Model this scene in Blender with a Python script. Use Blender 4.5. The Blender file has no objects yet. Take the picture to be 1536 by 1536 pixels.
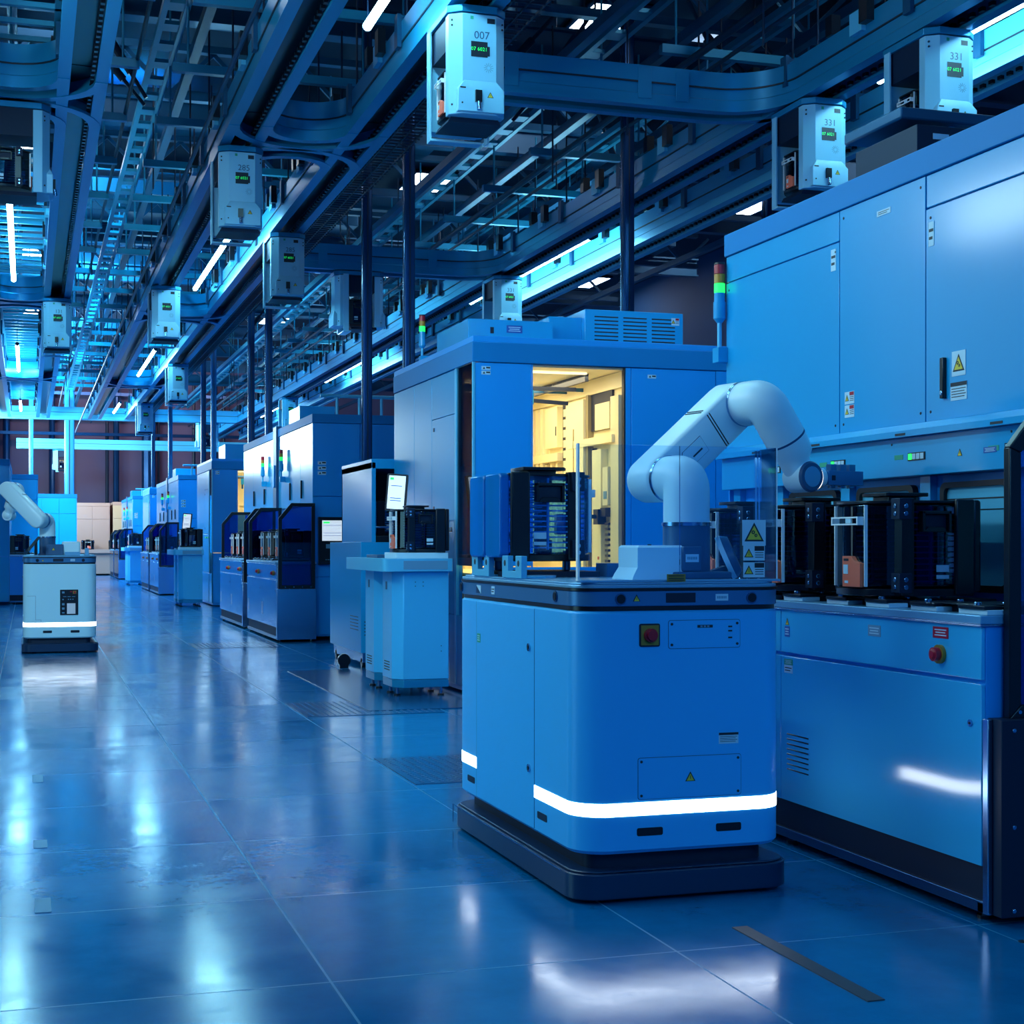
import bpy, math, random
from math import sin, cos, pi, radians, atan, sqrt
from mathutils import Vector, Matrix

random.seed(7)
SC = bpy.context.scene
COL = SC.collection
V = Vector

# ------------------------------------------------------------------ materials
def _m(name):
    m = bpy.data.materials.new(name); m.use_nodes = True
    nt = m.node_tree
    return m, nt, nt.nodes['Principled BSDF']

def pbr(name, col, rough=.4, metal=0., spec=.5, bump=0., bscale=60., rvar=0., coat=0.):
    m, nt, b = _m(name)
    b.inputs['Base Color'].default_value = (*col, 1)
    b.inputs['Roughness'].default_value = rough
    b.inputs['Metallic'].default_value = metal
    b.inputs['Specular IOR Level'].default_value = spec
    b.inputs['Coat Weight'].default_value = coat
    b.inputs['Coat Roughness'].default_value = .14
    if bump or rvar:
        tc = nt.nodes.new('ShaderNodeTexCoord')
        nz = nt.nodes.new('ShaderNodeTexNoise')
        nz.inputs['Scale'].default_value = bscale; nz.inputs['Detail'].default_value = 3
        nt.links.new(tc.outputs['Object'], nz.inputs['Vector'])
        if bump:
            bp = nt.nodes.new('ShaderNodeBump'); bp.inputs['Strength'].default_value = bump
            bp.inputs['Distance'].default_value = .002
            nt.links.new(nz.outputs['Fac'], bp.inputs['Height'])
            nt.links.new(bp.outputs['Normal'], b.inputs['Normal'])
        if rvar:
            mr = nt.nodes.new('ShaderNodeMapRange')
            mr.inputs['To Min'].default_value = max(.03, rough - rvar); mr.inputs['To Max'].default_value = rough + rvar
            nt.links.new(nz.outputs['Fac'], mr.inputs['Value'])
            nt.links.new(mr.outputs['Result'], b.inputs['Roughness'])
    return m

def emit(name, col, st):
    m, nt, b = _m(name)
    b.inputs['Base Color'].default_value = (*[min(1, c) for c in col], 1)
    b.inputs['Emission Color'].default_value = (*col, 1)
    b.inputs['Emission Strength'].default_value = st
    return m

def glass(name, tint, refl=.12, rough=.03, body=None):
    """thin clear sheet: tinted see-through plus a fresnel gloss"""
    m = bpy.data.materials.new(name); m.use_nodes = True
    nt = m.node_tree; nt.nodes.clear()
    o = nt.nodes.new('ShaderNodeOutputMaterial'); mx = nt.nodes.new('ShaderNodeMixShader')
    tr = nt.nodes.new('ShaderNodeBsdfTransparent'); gl = nt.nodes.new('ShaderNodeBsdfGlossy')
    lw = nt.nodes.new('ShaderNodeFresnel'); lw.inputs['IOR'].default_value = 1.45
    ad = nt.nodes.new('ShaderNodeMath'); ad.operation = 'MULTIPLY_ADD'
    ad.inputs[1].default_value = .9; ad.inputs[2].default_value = refl
    tr.inputs['Color'].default_value = (*tint, 1); gl.inputs['Roughness'].default_value = rough
    gl.inputs['Color'].default_value = (.8, .92, 1, 1)
    nt.links.new(lw.outputs[0], ad.inputs[0]); nt.links.new(ad.outputs[0], mx.inputs[0])
    nt.links.new(tr.outputs[0], mx.inputs[1]); nt.links.new(gl.outputs[0], mx.inputs[2])
    out = mx.outputs[0]
    if body:
        df = nt.nodes.new('ShaderNodeBsdfDiffuse'); df.inputs[0].default_value = (*body[0], 1)
        m2 = nt.nodes.new('ShaderNodeMixShader'); m2.inputs[0].default_value = body[1]
        nt.links.new(out, m2.inputs[1]); nt.links.new(df.outputs[0], m2.inputs[2]); out = m2.outputs[0]
    nt.links.new(out, o.inputs[0])
    return m

M = {}
M['paint'] = pbr('tool_paint', (.010, .35, .72), .32, 0, .15, bump=.03, bscale=220, coat=.75)
M['stand'] = pbr('stand_paint', (.06, .48, .85), .3, 0, .5)
M['paint2'] = pbr('tool_paint_deep', (.004, .31, .82), .36, 0, .5, bump=.06, bscale=220)
M['fascia'] = pbr('fascia_paint', (.002, .20, .52), .5, 0, .25)
M['agv'] = pbr('robot_shell', (.035, .47, .94), .36, 0, .5, coat=.15)
M['agv_light'] = pbr('robot_shell_pale', (.50, .82, .96), .4, 0, .5)
M['enamel'] = pbr('arm_enamel', (.62, .86, .97), .36, 0, .5)
M['oht'] = pbr('vehicle_shell', (.24, .60, .82), .38, 0, .5)
M['gloss'] = pbr('gloss_panel', (.04, .48, .88), .11, 0, .6, coat=.7)
M['fin'] = pbr('slot_blue', (.02, .16, .70), .35)
M['steel'] = pbr('brushed_steel', (.30, .50, .72), .24, 1, .5, rvar=.06, bscale=8)
M['steel_dark'] = pbr('dark_steel', (.05, .15, .30), .3, .9, .5)
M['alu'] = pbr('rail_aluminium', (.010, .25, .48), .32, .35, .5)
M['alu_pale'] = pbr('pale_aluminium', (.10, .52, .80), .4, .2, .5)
M['bumper'] = pbr('bumper_grey', (.006, .03, .085), .3, 0, .5)
M['band'] = pbr('band_grey', (.05, .20, .42), .28, .3, .5)
M['deck'] = pbr('deck_grey', (.16, .42, .66), .3, .3, .5)
M['dark'] = pbr('dark_plastic', (.004, .016, .045), .5, 0, .3)
M['slate'] = pbr('slate_plastic', (.03, .10, .22), .36)
M['black'] = pbr('black_plastic', (.004, .007, .014), .28)
M['seam'] = pbr('seam_shadow_gap', (.01, .07, .2), .6)
M['orange'] = pbr('coral_plastic', (.90, .17, .09), .4)
M['red'] = pbr('red_plastic', (.45, .01, .03), .3)
M['amber'] = pbr('amber_plastic', (.55, .25, .02), .3)
M['yellow'] = pbr('sign_yellow', (.80, .58, .05), .5)
M['yellow_dim'] = pbr('switch_yellow', (.30, .20, .03), .45)
M['label'] = pbr('label_white', (.50, .72, .86), .5)
M['label_grey'] = pbr('label_grey', (.12, .30, .48), .5)
M['label_blue'] = pbr('label_blue', (.01, .10, .42), .5)
M['label_green'] = pbr('label_green', (.02, .36, .22), .5)
M['label_red'] = pbr('label_red', (.32, .01, .03), .5)
M['ink'] = pbr('ink', (.006, .014, .03), .5)
M['cream'] = pbr('cream_paint', (.86, .78, .50), .45)
M['cream_dark'] = pbr('cream_shadow_gap', (.30, .25, .12), .5)
M['creamdull'] = pbr('cream_panel', (.62, .46, .30), .5)
M['warmwhite'] = pbr('warm_white_panel', (.50, .33, .28), .45)
M['pipe'] = pbr('dark_pipe', (.003, .018, .05), .4, 0)
M['truss'] = pbr('truss_steel', (.003, .075, .17), .42, .3)
M['truss_pale'] = pbr('truss_galvanised', (.01, .23, .38), .4, .3)
M['pole'] = pbr('pole_blue_steel', (.012, .07, .2), .22, .6)
M['pole_pale'] = pbr('pole_pale_steel', (.05, .30, .62), .25, .4)
M['clear'] = glass('clear_acrylic', (.80, .92, 1.0), .015)
M['clear_edge'] = pbr('acrylic_edge_glow', (.92, .97, 1.0), .3, 0, .8)  # near-white colour paints in the light caught along the acrylic edges
M['tint'] = glass('tinted_guard', (.18, .38, .72), .03)
M['smoke'] = glass('smoked_polycarbonate', (.10, .17, .30), .03)
M['bluepc'] = glass('blue_polycarbonate', (.30, .66, 1.0), .03, body=((.01, .28, .85), .10))
M['bluedoor'] = glass('blue_door', (.25, .60, .96), .05, body=((.01, .30, .85), .45))
M['bronze'] = glass('bronze_glass', (.44, .38, .36), .05)
M['window'] = glass('window_glass', (.95, .97, 1.0), .005)
M['led'] = emit('led_white', (.86, .93, 1.0), 11)
M['led_arm'] = emit('led_ring', (1., .93, .80), 4)
M['tube'] = emit('tube_light', (.34, .82, 1.0), 90)
M['panel_light'] = emit('panel_light', (.8, .9, 1.0), 30)
M['green'] = emit('lamp_green', (.02, 1., .12), 2.2)
M['green_text'] = emit('display_green', (.02, .9, .15), 1.0)
M['screen'] = emit('screen_white', (.85, .93, 1.0), .95)
M['screen_grey'] = emit('screen_grey', (.35, .45, .55), .5)
M['screen_dim'] = emit('screen_blue', (.02, .12, .5), .5)
M['warm_lamp'] = emit('warm_lamp', (1., .80, .42), 3)

def floor_mat():
    m, nt, b = _m('floor_tiles')
    N, L = nt.nodes, nt.links
    tc = N.new('ShaderNodeTexCoord'); sp = N.new('ShaderNodeSeparateXYZ')
    L.new(tc.outputs['Object'], sp.inputs[0])
    def math_(op, a, v=None, w=None):
        n = N.new('ShaderNodeMath'); n.operation = op
        if hasattr(a, 'is_output'): L.new(a, n.inputs[0])
        else: n.inputs[0].default_value = a
        for i, q in ((1, v), (2, w)):
            if q is None: continue
            if hasattr(q, 'is_output'): L.new(q, n.inputs[i])
            else: n.inputs[i].default_value = q
        return n.outputs[0]
    def joint(ax, off, w):
        f = math_('FRACT', math_('MULTIPLY', math_('SUBTRACT', sp.outputs[ax], off), 1/.985))
        d = math_('ABSOLUTE', math_('SUBTRACT', f, .5))
        return math_('GREATER_THAN', d, .5 - w)
    jx, jy = joint(0, .757, .0035), joint(1, .0, .0035)
    j = math_('MAXIMUM', jx, jy)
    # per-tile random
    fx = math_('FLOOR', math_('MULTIPLY', math_('SUBTRACT', sp.outputs[0], .757), 1/.985))
    fy = math_('FLOOR', math_('MULTIPLY', sp.outputs[1], 1/.985))
    cb = N.new('ShaderNodeCombineXYZ'); L.new(fx, cb.inputs[0]); L.new(fy, cb.inputs[1])
    wn = N.new('ShaderNodeTexWhiteNoise'); wn.noise_dimensions = '2D'; L.new(cb.outputs[0], wn.inputs['Vector'])
    n1 = N.new('ShaderNodeTexNoise'); n1.inputs['Scale'].default_value = 2.6; n1.inputs['Detail'].default_value = 9
    n1.inputs['Roughness'].default_value = .72
    L.new(tc.outputs['Object'], n1.inputs['Vector'])
    mp = N.new('ShaderNodeMapping'); mp.inputs['Scale'].default_value = (1, .45, 1)
    L.new(tc.outputs['Object'], mp.inputs['Vector'])
    n2 = N.new('ShaderNodeTexNoise'); n2.inputs['Scale'].default_value = 260; n2.inputs['Detail'].default_value = 2
    L.new(mp.outputs[0], n2.inputs['Vector'])
    mr = N.new('ShaderNodeMapRange'); mr.inputs['From Min'].default_value = .3; mr.inputs['From Max'].default_value = .7
    mr.inputs['To Min'].default_value = .07; mr.inputs['To Max'].default_value = .21
    L.new(n1.outputs['Fac'], mr.inputs['Value'])
    r2 = math_('ADD', mr.outputs[0], math_('MULTIPLY', wn.outputs['Value'], .05))
    r3 = math_('ADD', r2, math_('MULTIPLY', j, .25))
    L.new(r3, b.inputs['Roughness'])
    cr = N.new('ShaderNodeMix'); cr.data_type = 'RGBA'
    cr.inputs[6].default_value = (.0, .11, .30, 1); cr.inputs[7].default_value = (.0, .15, .38, 1)
    mr2 = N.new('ShaderNodeMapRange'); mr2.inputs['From Min'].default_value = .35; mr2.inputs['From Max'].default_value = .65
    L.new(n1.outputs['Fac'], mr2.inputs['Value']); L.new(mr2.outputs[0], cr.inputs[0])
    c2 = N.new('ShaderNodeMix'); c2.data_type = 'RGBA'; L.new(j, c2.inputs[0])
    L.new(cr.outputs[2], c2.inputs[6]); c2.inputs[7].default_value = (.03, .20, .40, 1)
    L.new(c2.outputs[2], b.inputs['Base Color'])
    bp = N.new('ShaderNodeBump'); bp.inputs['Strength'].default_value = .12; bp.inputs['Distance'].default_value = .0015
    L.new(math_('ADD', math_('MULTIPLY', n2.outputs['Fac'], .5), math_('MULTIPLY', n1.outputs['Fac'], 1.2)), bp.inputs['Height'])
    L.new(bp.outputs[0], b.inputs['Normal'])
    b.inputs['Specular IOR Level'].default_value = .6
    b.inputs['Specular Tint'].default_value = (.35, .75, 1, 1)
    return m
M['floor'] = floor_mat()

def wall_mat(name, c1, c2, sx):
    m, nt, b = _m(name)
    N, L = nt.nodes, nt.links
    tc = N.new('ShaderNodeTexCoord')
    nz = N.new('ShaderNodeTexNoise'); nz.inputs['Scale'].default_value = sx; nz.inputs['Detail'].default_value = 4
    L.new(tc.outputs['Object'], nz.inputs['Vector'])
    cr = N.new('ShaderNodeMix'); cr.data_type = 'RGBA'
    cr.inputs[6].default_value = (*c1, 1); cr.inputs[7].default_value = (*c2, 1)
    L.new(nz.outputs['Fac'], cr.inputs[0]); L.new(cr.outputs[2], b.inputs['Base Color'])
    b.inputs['Roughness'].default_value = .7
    return m
M['wall_far'] = wall_mat('far_wall', (.07, .08, .22), (.17, .12, .18), .5)
M['wall_side'] = wall_mat('side_wall', (.01, .05, .15), (.015, .08, .2), .6)
M['ceil'] = wall_mat('ceiling_deck', (.002, .014, .04), (.004, .025, .06), .7)

# ------------------------------------------------------------------ geometry helper
class MB:
    """collects shapes and links them as one mesh object"""
    def __init__(s, *mats):
        s.v, s.f, s.mi, s.mats = [], [], [], [M[k] for k in mats]
        s.T = Matrix.Identity(4)
    def _add(s, vs, fs, m=0):
        o = len(s.v); T = s.T
        s.v += [T @ V(p) for p in vs]
        s.f += [tuple(i + o for i in f) for f in fs]
        s.mi += [m] * len(fs)
        return s
    def box(s, x0, x1, y0, y1, z0, z1, m=0):
        vs = [(x, y, z) for z in (z0, z1) for y in (y0, y1) for x in (x0, x1)]
        fs = [(0, 2, 3, 1), (4, 5, 7, 6), (0, 1, 5, 4), (2, 6, 7, 3), (0, 4, 6, 2), (1, 3, 7, 5)]
        return s._add(vs, fs, m)
    def prism(s, pts, ax, a, b, m=0, pts2=None):
        n = len(pts); pts2 = pts2 or pts
        def P(p, t):
            return (t, p[0], p[1]) if ax == 'x' else (p[0], t, p[1]) if ax == 'y' else (p[0], p[1], t)
        vs = [P(p, a) for p in pts] + [P(p, b) for p in pts2]
        fs = [tuple(range(n))[::-1], tuple(range(n, 2 * n))]
        fs += [(i, (i + 1) % n, n + (i + 1) % n, n + i) for i in range(n)]
        if ax == 'y': fs = [f[::-1] for f in fs]
        return s._add(vs, fs, m)
    def rings(s, rs, m=0, cap=True, closed=False):
        n = len(rs[0]); vs = [p for r in rs for p in r]; fs = []
        k = len(rs)
        for i in range(k if closed else k - 1):
            a, b = i * n, ((i + 1) % k) * n
            fs += [(a + j, a + (j + 1) % n, b + (j + 1) % n, b + j) for j in range(n)]
        if cap and not closed: fs += [tuple(range(n))[::-1], tuple(range((k - 1) * n, k * n))]
        return s._add(vs, fs, m)
    def cyl(s, p0, p1, r0, n=16, r1=None, m=0):
        p0, p1 = V(p0), V(p1); d = (p1 - p0).normalized()
        u = d.orthogonal().normalized(); w = d.cross(u)
        r1 = r0 if r1 is None else r1
        rs = [[p + (u * cos(2 * pi * k / n) + w * sin(2 * pi * k / n)) * r for k in range(n)] for p, r in ((p0, r0), (p1, r1))]
        return s.rings(rs, m)
    def tube(s, path, r, n=8, m=0, closed=False):
        P = [V(p) for p in path]; k = len(P)
        R = r if isinstance(r, (list, tuple)) else [r] * k
        T = []
        for i in range(k):
            a = P[(i - 1) % k] if (i > 0 or closed) else P[i]
            b = P[(i + 1) % k] if (i < k - 1 or closed) else P[i]
            T.append((b - a).normalized())
        u = T[0].orthogonal().normalized(); rs = []
        for i in range(k):
            u = (u - T[i] * u.dot(T[i])).normalized(); w = T[i].cross(u)
            rs.append([P[i] + (u * cos(2 * pi * j / n) + w * sin(2 * pi * j / n)) * R[i] for j in range(n)])
        return s.rings(rs, m, closed=closed)
    def ball(s, c, r, n=16, m=0, sz=(1, 1, 1)):
        c = V(c); rs = []
        for i in range(1, n // 2):
            t = pi * i / (n // 2)
            rs.append([c + V((r * sz[0] * sin(t) * cos(2 * pi * j / n), r * sz[1] * sin(t) * sin(2 * pi * j / n), -r * sz[2] * cos(t))) for j in range(n)])
        return s.rings(rs, m)
    def bar(s, p0, p1, w, h, m=0, up=(0, 0, 1)):
        """rectangular bar from p0 to p1"""
        p0, p1 = V(p0), V(p1); d = (p1 - p0).normalized(); up = V(up)
        if abs(d.dot(up)) > .99: up = V((1, 0, 0))
        a = d.cross(up).normalized() * (w / 2); b = a.cross(d).normalized() * (h / 2)
        return s.rings([[p + a + b, p - a + b, p - a - b, p + a - b] for p in (p0, p1)], m)
    def build(s, name, parent=None, bevel=0, smooth=35, loc=None, seg=2):
        me = bpy.data.meshes.new(name)
        me.from_pydata([tuple(p) for p in s.v], [], s.f)
        for mt in s.mats: me.materials.append(mt)
        me.polygons.foreach_set('material_index', s.mi)
        if smooth:
            me.polygons.foreach_set('use_smooth', [True] * len(me.polygons))
            me.set_sharp_from_angle(angle=radians(smooth))
        me.update()
        o = bpy.data.objects.new(name, me); COL.objects.link(o)
        if parent is not None: o.parent = parent
        if loc is not None: o.location = loc
        if bevel:
            b = o.modifiers.new('edge', 'BEVEL'); b.width = bevel; b.segments = seg; b.limit_method = 'ANGLE'
            b.angle_limit = radians(40); b.harden_normals = False
        return o

def rrect(x0, x1, y0, y1, r, seg=8):
    """rounded rectangle, counter-clockwise; r is one radius or four (x0y0, x1y0, x1y1, x0y1)"""
    R = r if isinstance(r, (list, tuple)) else [r] * 4
    out = []
    for (cx, cy, a0), q in zip(((x0, y0, pi), (x1, y0, 1.5 * pi), (x1, y1, 0), (x0, y1, .5 * pi)), R):
        if q <= 0: out.append((cx, cy)); continue
        ox = cx + (q if cx == x0 else -q); oy = cy + (q if cy == y0 else -q)
        for i in range(seg + 1):
            a = a0 + .5 * pi * i / seg
            out.append((ox + q * cos(a), oy + q * sin(a)))
    return out

def fillet(pts, r, seg=8):
    P = [V(p) for p in pts]; out = [P[0]]
    for i in range(1, len(P) - 1):
        a = (P[i - 1] - P[i]); b = (P[i + 1] - P[i])
        k = min(r, a.length * .49, b.length * .49)
        A, B = P[i] + a.normalized() * k, P[i] + b.normalized() * k
        for j in range(seg + 1):
            t = j / seg
            out.append(A * (1 - t) ** 2 + P[i] * 2 * t * (1 - t) + B * t * t)
    out.append(P[-1]); return out

def tag(o, label, cat, group=None):
    o['label'] = label; o['category'] = cat
    if group: o['group'] = group
    return o

def thing(name, label, cat, loc=(0, 0, 0), rz=0., group=None):
    o = bpy.data.objects.new(name, None); COL.objects.link(o)
    o.empty_display_size = .1
    o.location = loc; o.rotation_euler = (0, 0, rz)
    return tag(o, label, cat, group)

KIDS = {}
def copy_tree(o, loc=None, rz=None, label=None, group=None, _parent=None):
    c = o.copy(); COL.objects.link(c)
    if _parent is not None: c.parent = _parent
    if loc is not None: c.location = loc
    if rz is not None: c.rotation_euler = (0, 0, rz)
    if label: c['label'] = label
    if group: c['group'] = group
    for ch in list(o.children): copy_tree(ch, _parent=c)
    return c

def struct(o):
    o['kind'] = 'structure'; return o

def frame(o, ux, n=None):
    """matrix whose local X runs along ux, local -Y looks along n, Z up"""
    ux = V(ux).normalized(); uz = V((0, 0, 1)); uy = uz.cross(ux)
    m = Matrix.Identity(4)
    for i in range(3): m[i][0], m[i][1], m[i][2], m[i][3] = ux[i], uy[i], uz[i], o[i]
    return m
FRONT = (1, 0, 0)       # face looking towards -Y
AISLE = (0, -1, 0)      # face looking towards -X

def glyphs(s, size, mat, name='number', parent=None, T=None, extr=.0008):
    cu = bpy.data.curves.new(name, 'FONT'); cu.body = s; cu.size = size; cu.align_x = 'CENTER'; cu.extrude = extr
    cu.resolution_u = 3
    t = bpy.data.objects.new(name, cu); COL.objects.link(t)
    me = bpy.data.meshes.new_from_object(t)
    COL.objects.unlink(t); bpy.data.objects.remove(t)
    me.materials.clear(); me.materials.append(M[mat])
    R = Matrix.Rotation(pi / 2, 4, 'X')
    me.transform((T if T is not None else Matrix.Identity(4)) @ R)
    o = bpy.data.objects.new(name, me); COL.objects.link(o)
    if parent is not None: o.parent = parent
    return o

def add_text(mb, s, size, m, x, y, z):
    """lettering merged into a mesh builder, facing local -Y"""
    cu = bpy.data.curves.new('t', 'FONT'); cu.body = s; cu.size = size; cu.align_x = 'CENTER'; cu.resolution_u = 2
    t = bpy.data.objects.new('t', cu); COL.objects.link(t)
    me = bpy.data.meshes.new_from_object(t)
    COL.objects.unlink(t); bpy.data.objects.remove(t)
    mb._add([(x + v.co.x, y, z + v.co.y) for v in me.vertices], [tuple(p.vertices) for p in me.polygons], m)
    bpy.data.meshes.remove(me)

def sticker(kind, T, w, h, parent, name='warning_label'):
    """printed plate on a face; T from frame(), origin at its centre"""
    mb = MB('label', 'yellow', 'ink', 'red', 'label_blue', 'label_green', 'label_grey')
    mb.T = T
    e = .0012
    def tri(cx, cz, s, m, y, dy=-.0006):
        mb.prism([(cx - s, cz - s * .8), (cx + s, cz - s * .8), (cx, cz + s * .95)], 'y', y + dy, y, m)
    def line(x0, x1, z, t=.004, m=2): mb.box(x0, x1, -e - .0005, -e, z - t / 2, z + t / 2, m)
    if kind != 'tri': mb.box(-w / 2, w / 2, -e, .001, -h / 2, h / 2, {'blue': 4, 'green': 5, 'greyplate': 6, 'redplate': 3}.get(kind, 0))
    if kind == 'tri':
        tri(0, 0, w / 2, 2, 0); tri(0, -.002, w * .36, 1, -.0006)
        mb.box(-w * .03, w * .03, -.0018, -.0012, -w * .2, w * .12, 2)
    elif kind == 'gear':
        tri(0, 0, w * .42, 2, -e); tri(0, -w * .02, w * .31, 1, -e - .0006)
        for cx, cz, r in ((-.05 * w, .02 * w, .085 * w), (.07 * w, -.1 * w, .07 * w)):
            k = 14
            P = [(cx + r * (1.0 if i % 2 else .72) * cos(2 * pi * i / k), cz + r * (1.0 if i % 2 else .72) * sin(2 * pi * i / k)) for i in range(k)]
            mb.prism(P, 'y', -e - .0022, -e - .0012, 2)
            q = [(cx + r * .34 * cos(2 * pi * i / 10), cz + r * .34 * sin(2 * pi * i / 10)) for i in range(10)]
            mb.prism(q, 'y', -e - .0026, -e - .0022, 1)
    elif kind == 'caution':
        tri(-w * .25, -h * .02, h * .30, 2, -e); tri(-w * .25, -h * .05, h * .21, 1, -e - .0006)
        mb.box(-w * .26, -w * .24, -e - .0018, -e - .0012, -h * .16, h * .08, 2)
        mb.box(w * .02, w * .46, -e - .0006, -e, h * .18, h * .46, 3)
        for k in range(3): line(w * .04, w * .44, h * (.06 - .15 * k), h * .05)
    elif kind == 'caution_dark':
        tri(-w * .25, -h * .02, h * .34, 2, -e); tri(-w * .25, -h * .05, h * .24, 1, -e - .0006)
        mb.box(-w * .26, -w * .24, -e - .0018, -e - .0012, -h * .16, h * .08, 2)
        mb.box(w * .02, w * .47, -e - .0006, -e, h * .14, h * .46, 2)
        for k in range(3): line(w * .04, w * .44, h * (.02 - .15 * k), h * .05)
    elif kind == 'text':
        mb.box(-w / 2, w / 2, -e - .0006, -e, h * .28, h / 2, 2)
        for k in range(4): line(-w * .44, w * (.44 - .08 * (k % 2)), h * (.14 - .15 * k), h * .045)
    elif kind == 'plain':
        for k in range(2): line(-w * .4, w * (.4 - .15 * k), h * (.15 - .32 * k), h * .12)
    elif kind == 'code':
        for k in range(6): mb.box(-w * .38 + k * w * .13, -w * .29 + k * w * .13, -e - .0005, -e, -h * .18, h * .18, 6)
    elif kind in ('blue', 'green', 'redplate', 'greyplate'):
        for k in range(3): line(-w * (.38 - .06 * (k % 2)), w * (.38 - .06 * (k % 2)), h * (.24 - .24 * k), h * .1, 0)
    elif kind == 'pair':
        tri(-w * .22, h * .0, h * .34, 2, -e)
        mb.box(w * .02, w * .46, -e - .0005, -e, -h * .1, h * .3, 2)
    return mb.build(name, parent, smooth=0)

def tri_sign(T, w, parent): return sticker('tri', T, w, w, parent, 'warning_triangle')

def screws(mb, pts, r=.005, m=0, T=None):
    for x, y, z in pts: mb.cyl((x, y, z), (x, y - .002, z), r, 8, m=m)

# ------------------------------------------------------------------ camera
FPX = 2280.
cam = bpy.data.cameras.new('camera'); co = bpy.data.objects.new('camera', cam); COL.objects.link(co)
cam.sensor_width = 36; cam.lens = FPX / 1536 * 36; cam.clip_end = 300; cam.clip_start = .05
cam.shift_y = 47 / 1536
co.location = (0, 0, 1.15); co.rotation_euler = (radians(90), 0, -radians(17.6626))
SC.camera = co

# ------------------------------------------------------------------ wafer carrier
FINS = 13
def make_carrier(shell_mat, fin_mat, name='wafer_carrier', pad=True):
    t = thing(name, 'wafer carrier', 'wafer carrier')
    plan = [(.165, -.190), (.165, .190), (.03, .190), (-.07, .172), (-.150, .108), (-.165, .085), (-.165, -.085), (-.150, -.108), (-.07, -.172), (.03, -.190)]
    MB(shell_mat).prism(plan, 'z', .024, .300).build('shell', t, bevel=.012, seg=2)
    big = [(x * 1.02, y * 1.02) for x, y in plan]
    MB('black').prism(big, 'z', 0, .024).build('base_plate', t, bevel=.003)
    MB('black').prism(big, 'z', .297, .306).build('top_rim', t, bevel=.002)
    if shell_mat == 'bluepc':
        m = MB('bluedoor', 'dark', 'label_grey')
        m.prism(rrect(-.19, -.008, .014, .306, .02, 4), 'x', .166, .200).prism(rrect(.008, .19, .014, .306, .02, 4), 'x', .166, .200)
        m.box(.166, .19, -.008, .008, .014, .306, 1)
        m.build('door', t, bevel=.006)
    else: MB('black').box(.166, .196, -.195, .195, .012, .308).build('door', t, bevel=.008)
    m = MB('black', 'steel')
    m.prism(rrect(-.055, .055, -.055, .055, .012, 3), 'z', .304, .322).prism(rrect(-.08, .08, -.078, .078, .01, 3), 'z', .322, .334)
    m.build('top_flange', t, bevel=.002)
    for sy in (-1, 1):
        m = MB('black', 'dark', 'steel')
        a, b = sorted((sy * .165, sy * .196))
        m.box(-.098, -.052, a * 1.0 - .012 * (sy > 0), b - .012 * (sy > 0) + .012 * (sy < 0), .004, .312)
        for z0, z1 in ((.012, .075), (.245, .312)):
            m.box(-.108, -.062, min(sy * .15, sy * .20), max(sy * .15, sy * .20), z0, z1, 1)
            for dz in (.018, .042):
                m.cyl((-.085, sy * .20, z0 + dz), (-.085, sy * .204, z0 + dz), .008, 10, m=2)
                m.cyl((-.108, sy * .175, z0 + dz), (-.1115, sy * .175, z0 + dz), .008, 10, m=2)
        m.build('side_pillar', t, bevel=.003)
        m = MB('black')
        y0, y1 = sorted((sy * .188, sy * .206))
        m.box(.095, .165, y0, y1, .004, .31)
        m.build('door_flange', t, bevel=.006)
        m = MB(fin_mat)
        for k in range(FINS):
            z = .045 + k * .0185
            y0, y1 = sorted((sy * .110, sy * .176))
            m.box(-.055, .09, y0, y1, z, z + .0045)
        m.box(.018, .024, *sorted((sy * .168, sy * .179)), .04, .29)
        m.build('slot_comb', t, smooth=0)
        m = MB('black', 'dark')
        y0, y1 = sorted((sy * .186, sy * .212))
        m.box(-.03, .075, y0, y1, .262, .272).box(-.03, -.02, y0, y1, .205, .272).box(.065, .075, y0, y1, .205, .272)
        m.box(-.02, .065, *sorted((sy * .186, sy * .196)), .208, .262, 1)
        m.prism([(-.02, .205), (.065, .205), (.05, .222), (-.005, .222)], 'y', *sorted((sy * .19, sy * .205)))
        m.build('grip_hood', t, bevel=.002)
        m = MB('label', 'label_grey')
        y0, y1 = sorted((sy * .1885, sy * .1915))
        m.box(.032, .078, y0, y1, .078, .10).box(.032, .078, y0, y1, .056, .068)
        m.build('barcode_label', t, smooth=0)
    if pad:
        m = MB('orange', 'ink')
        m.prism([(-.085, .028), (.025, .028), (.025, .105 + .023), (-.03, .128), (-.048, .112), (-.085, .105)], 'x', -.182, -.166)
        m.box(-.184, -.181, -.015, .015, .112, .120, 1)
        p = m.build('info_pad', t, bevel=.002)
        for q in ((.016, .07, .1), (.008, .04, .048)): MB('label').box(-.1835, -.182, -.012, *q).build('pad_label', p, smooth=0)
    m = MB('clear_edge', 'label')
    m.box(-.192, -.186, -.085, .075, .228, .233).box(-.192, -.186, -.085, .075, .250, .255)
    m.box(-.192, -.165, -.088, -.080, .228, .255).box(-.192, -.165, .072, .080, .228, .255)
    m.box(-.191, -.187, -.045, -.01, .234, .249, 1)
    m.build('grip_band', t, smooth=0)
    for sy in (-1, 1): MB('clear_edge').box(-.171, -.160, sy * .094 - .002, sy * .094 + .002, .03, .292).build('edge_strip', t, smooth=0)
    t.scale = (1.07, 1.07, 1.07)
    return t
CARRIER = make_carrier('smoke', 'fin')
CARRIER_BLUE = make_carrier('bluepc', 'alu_pale', pad=False)
_used = {}
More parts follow.
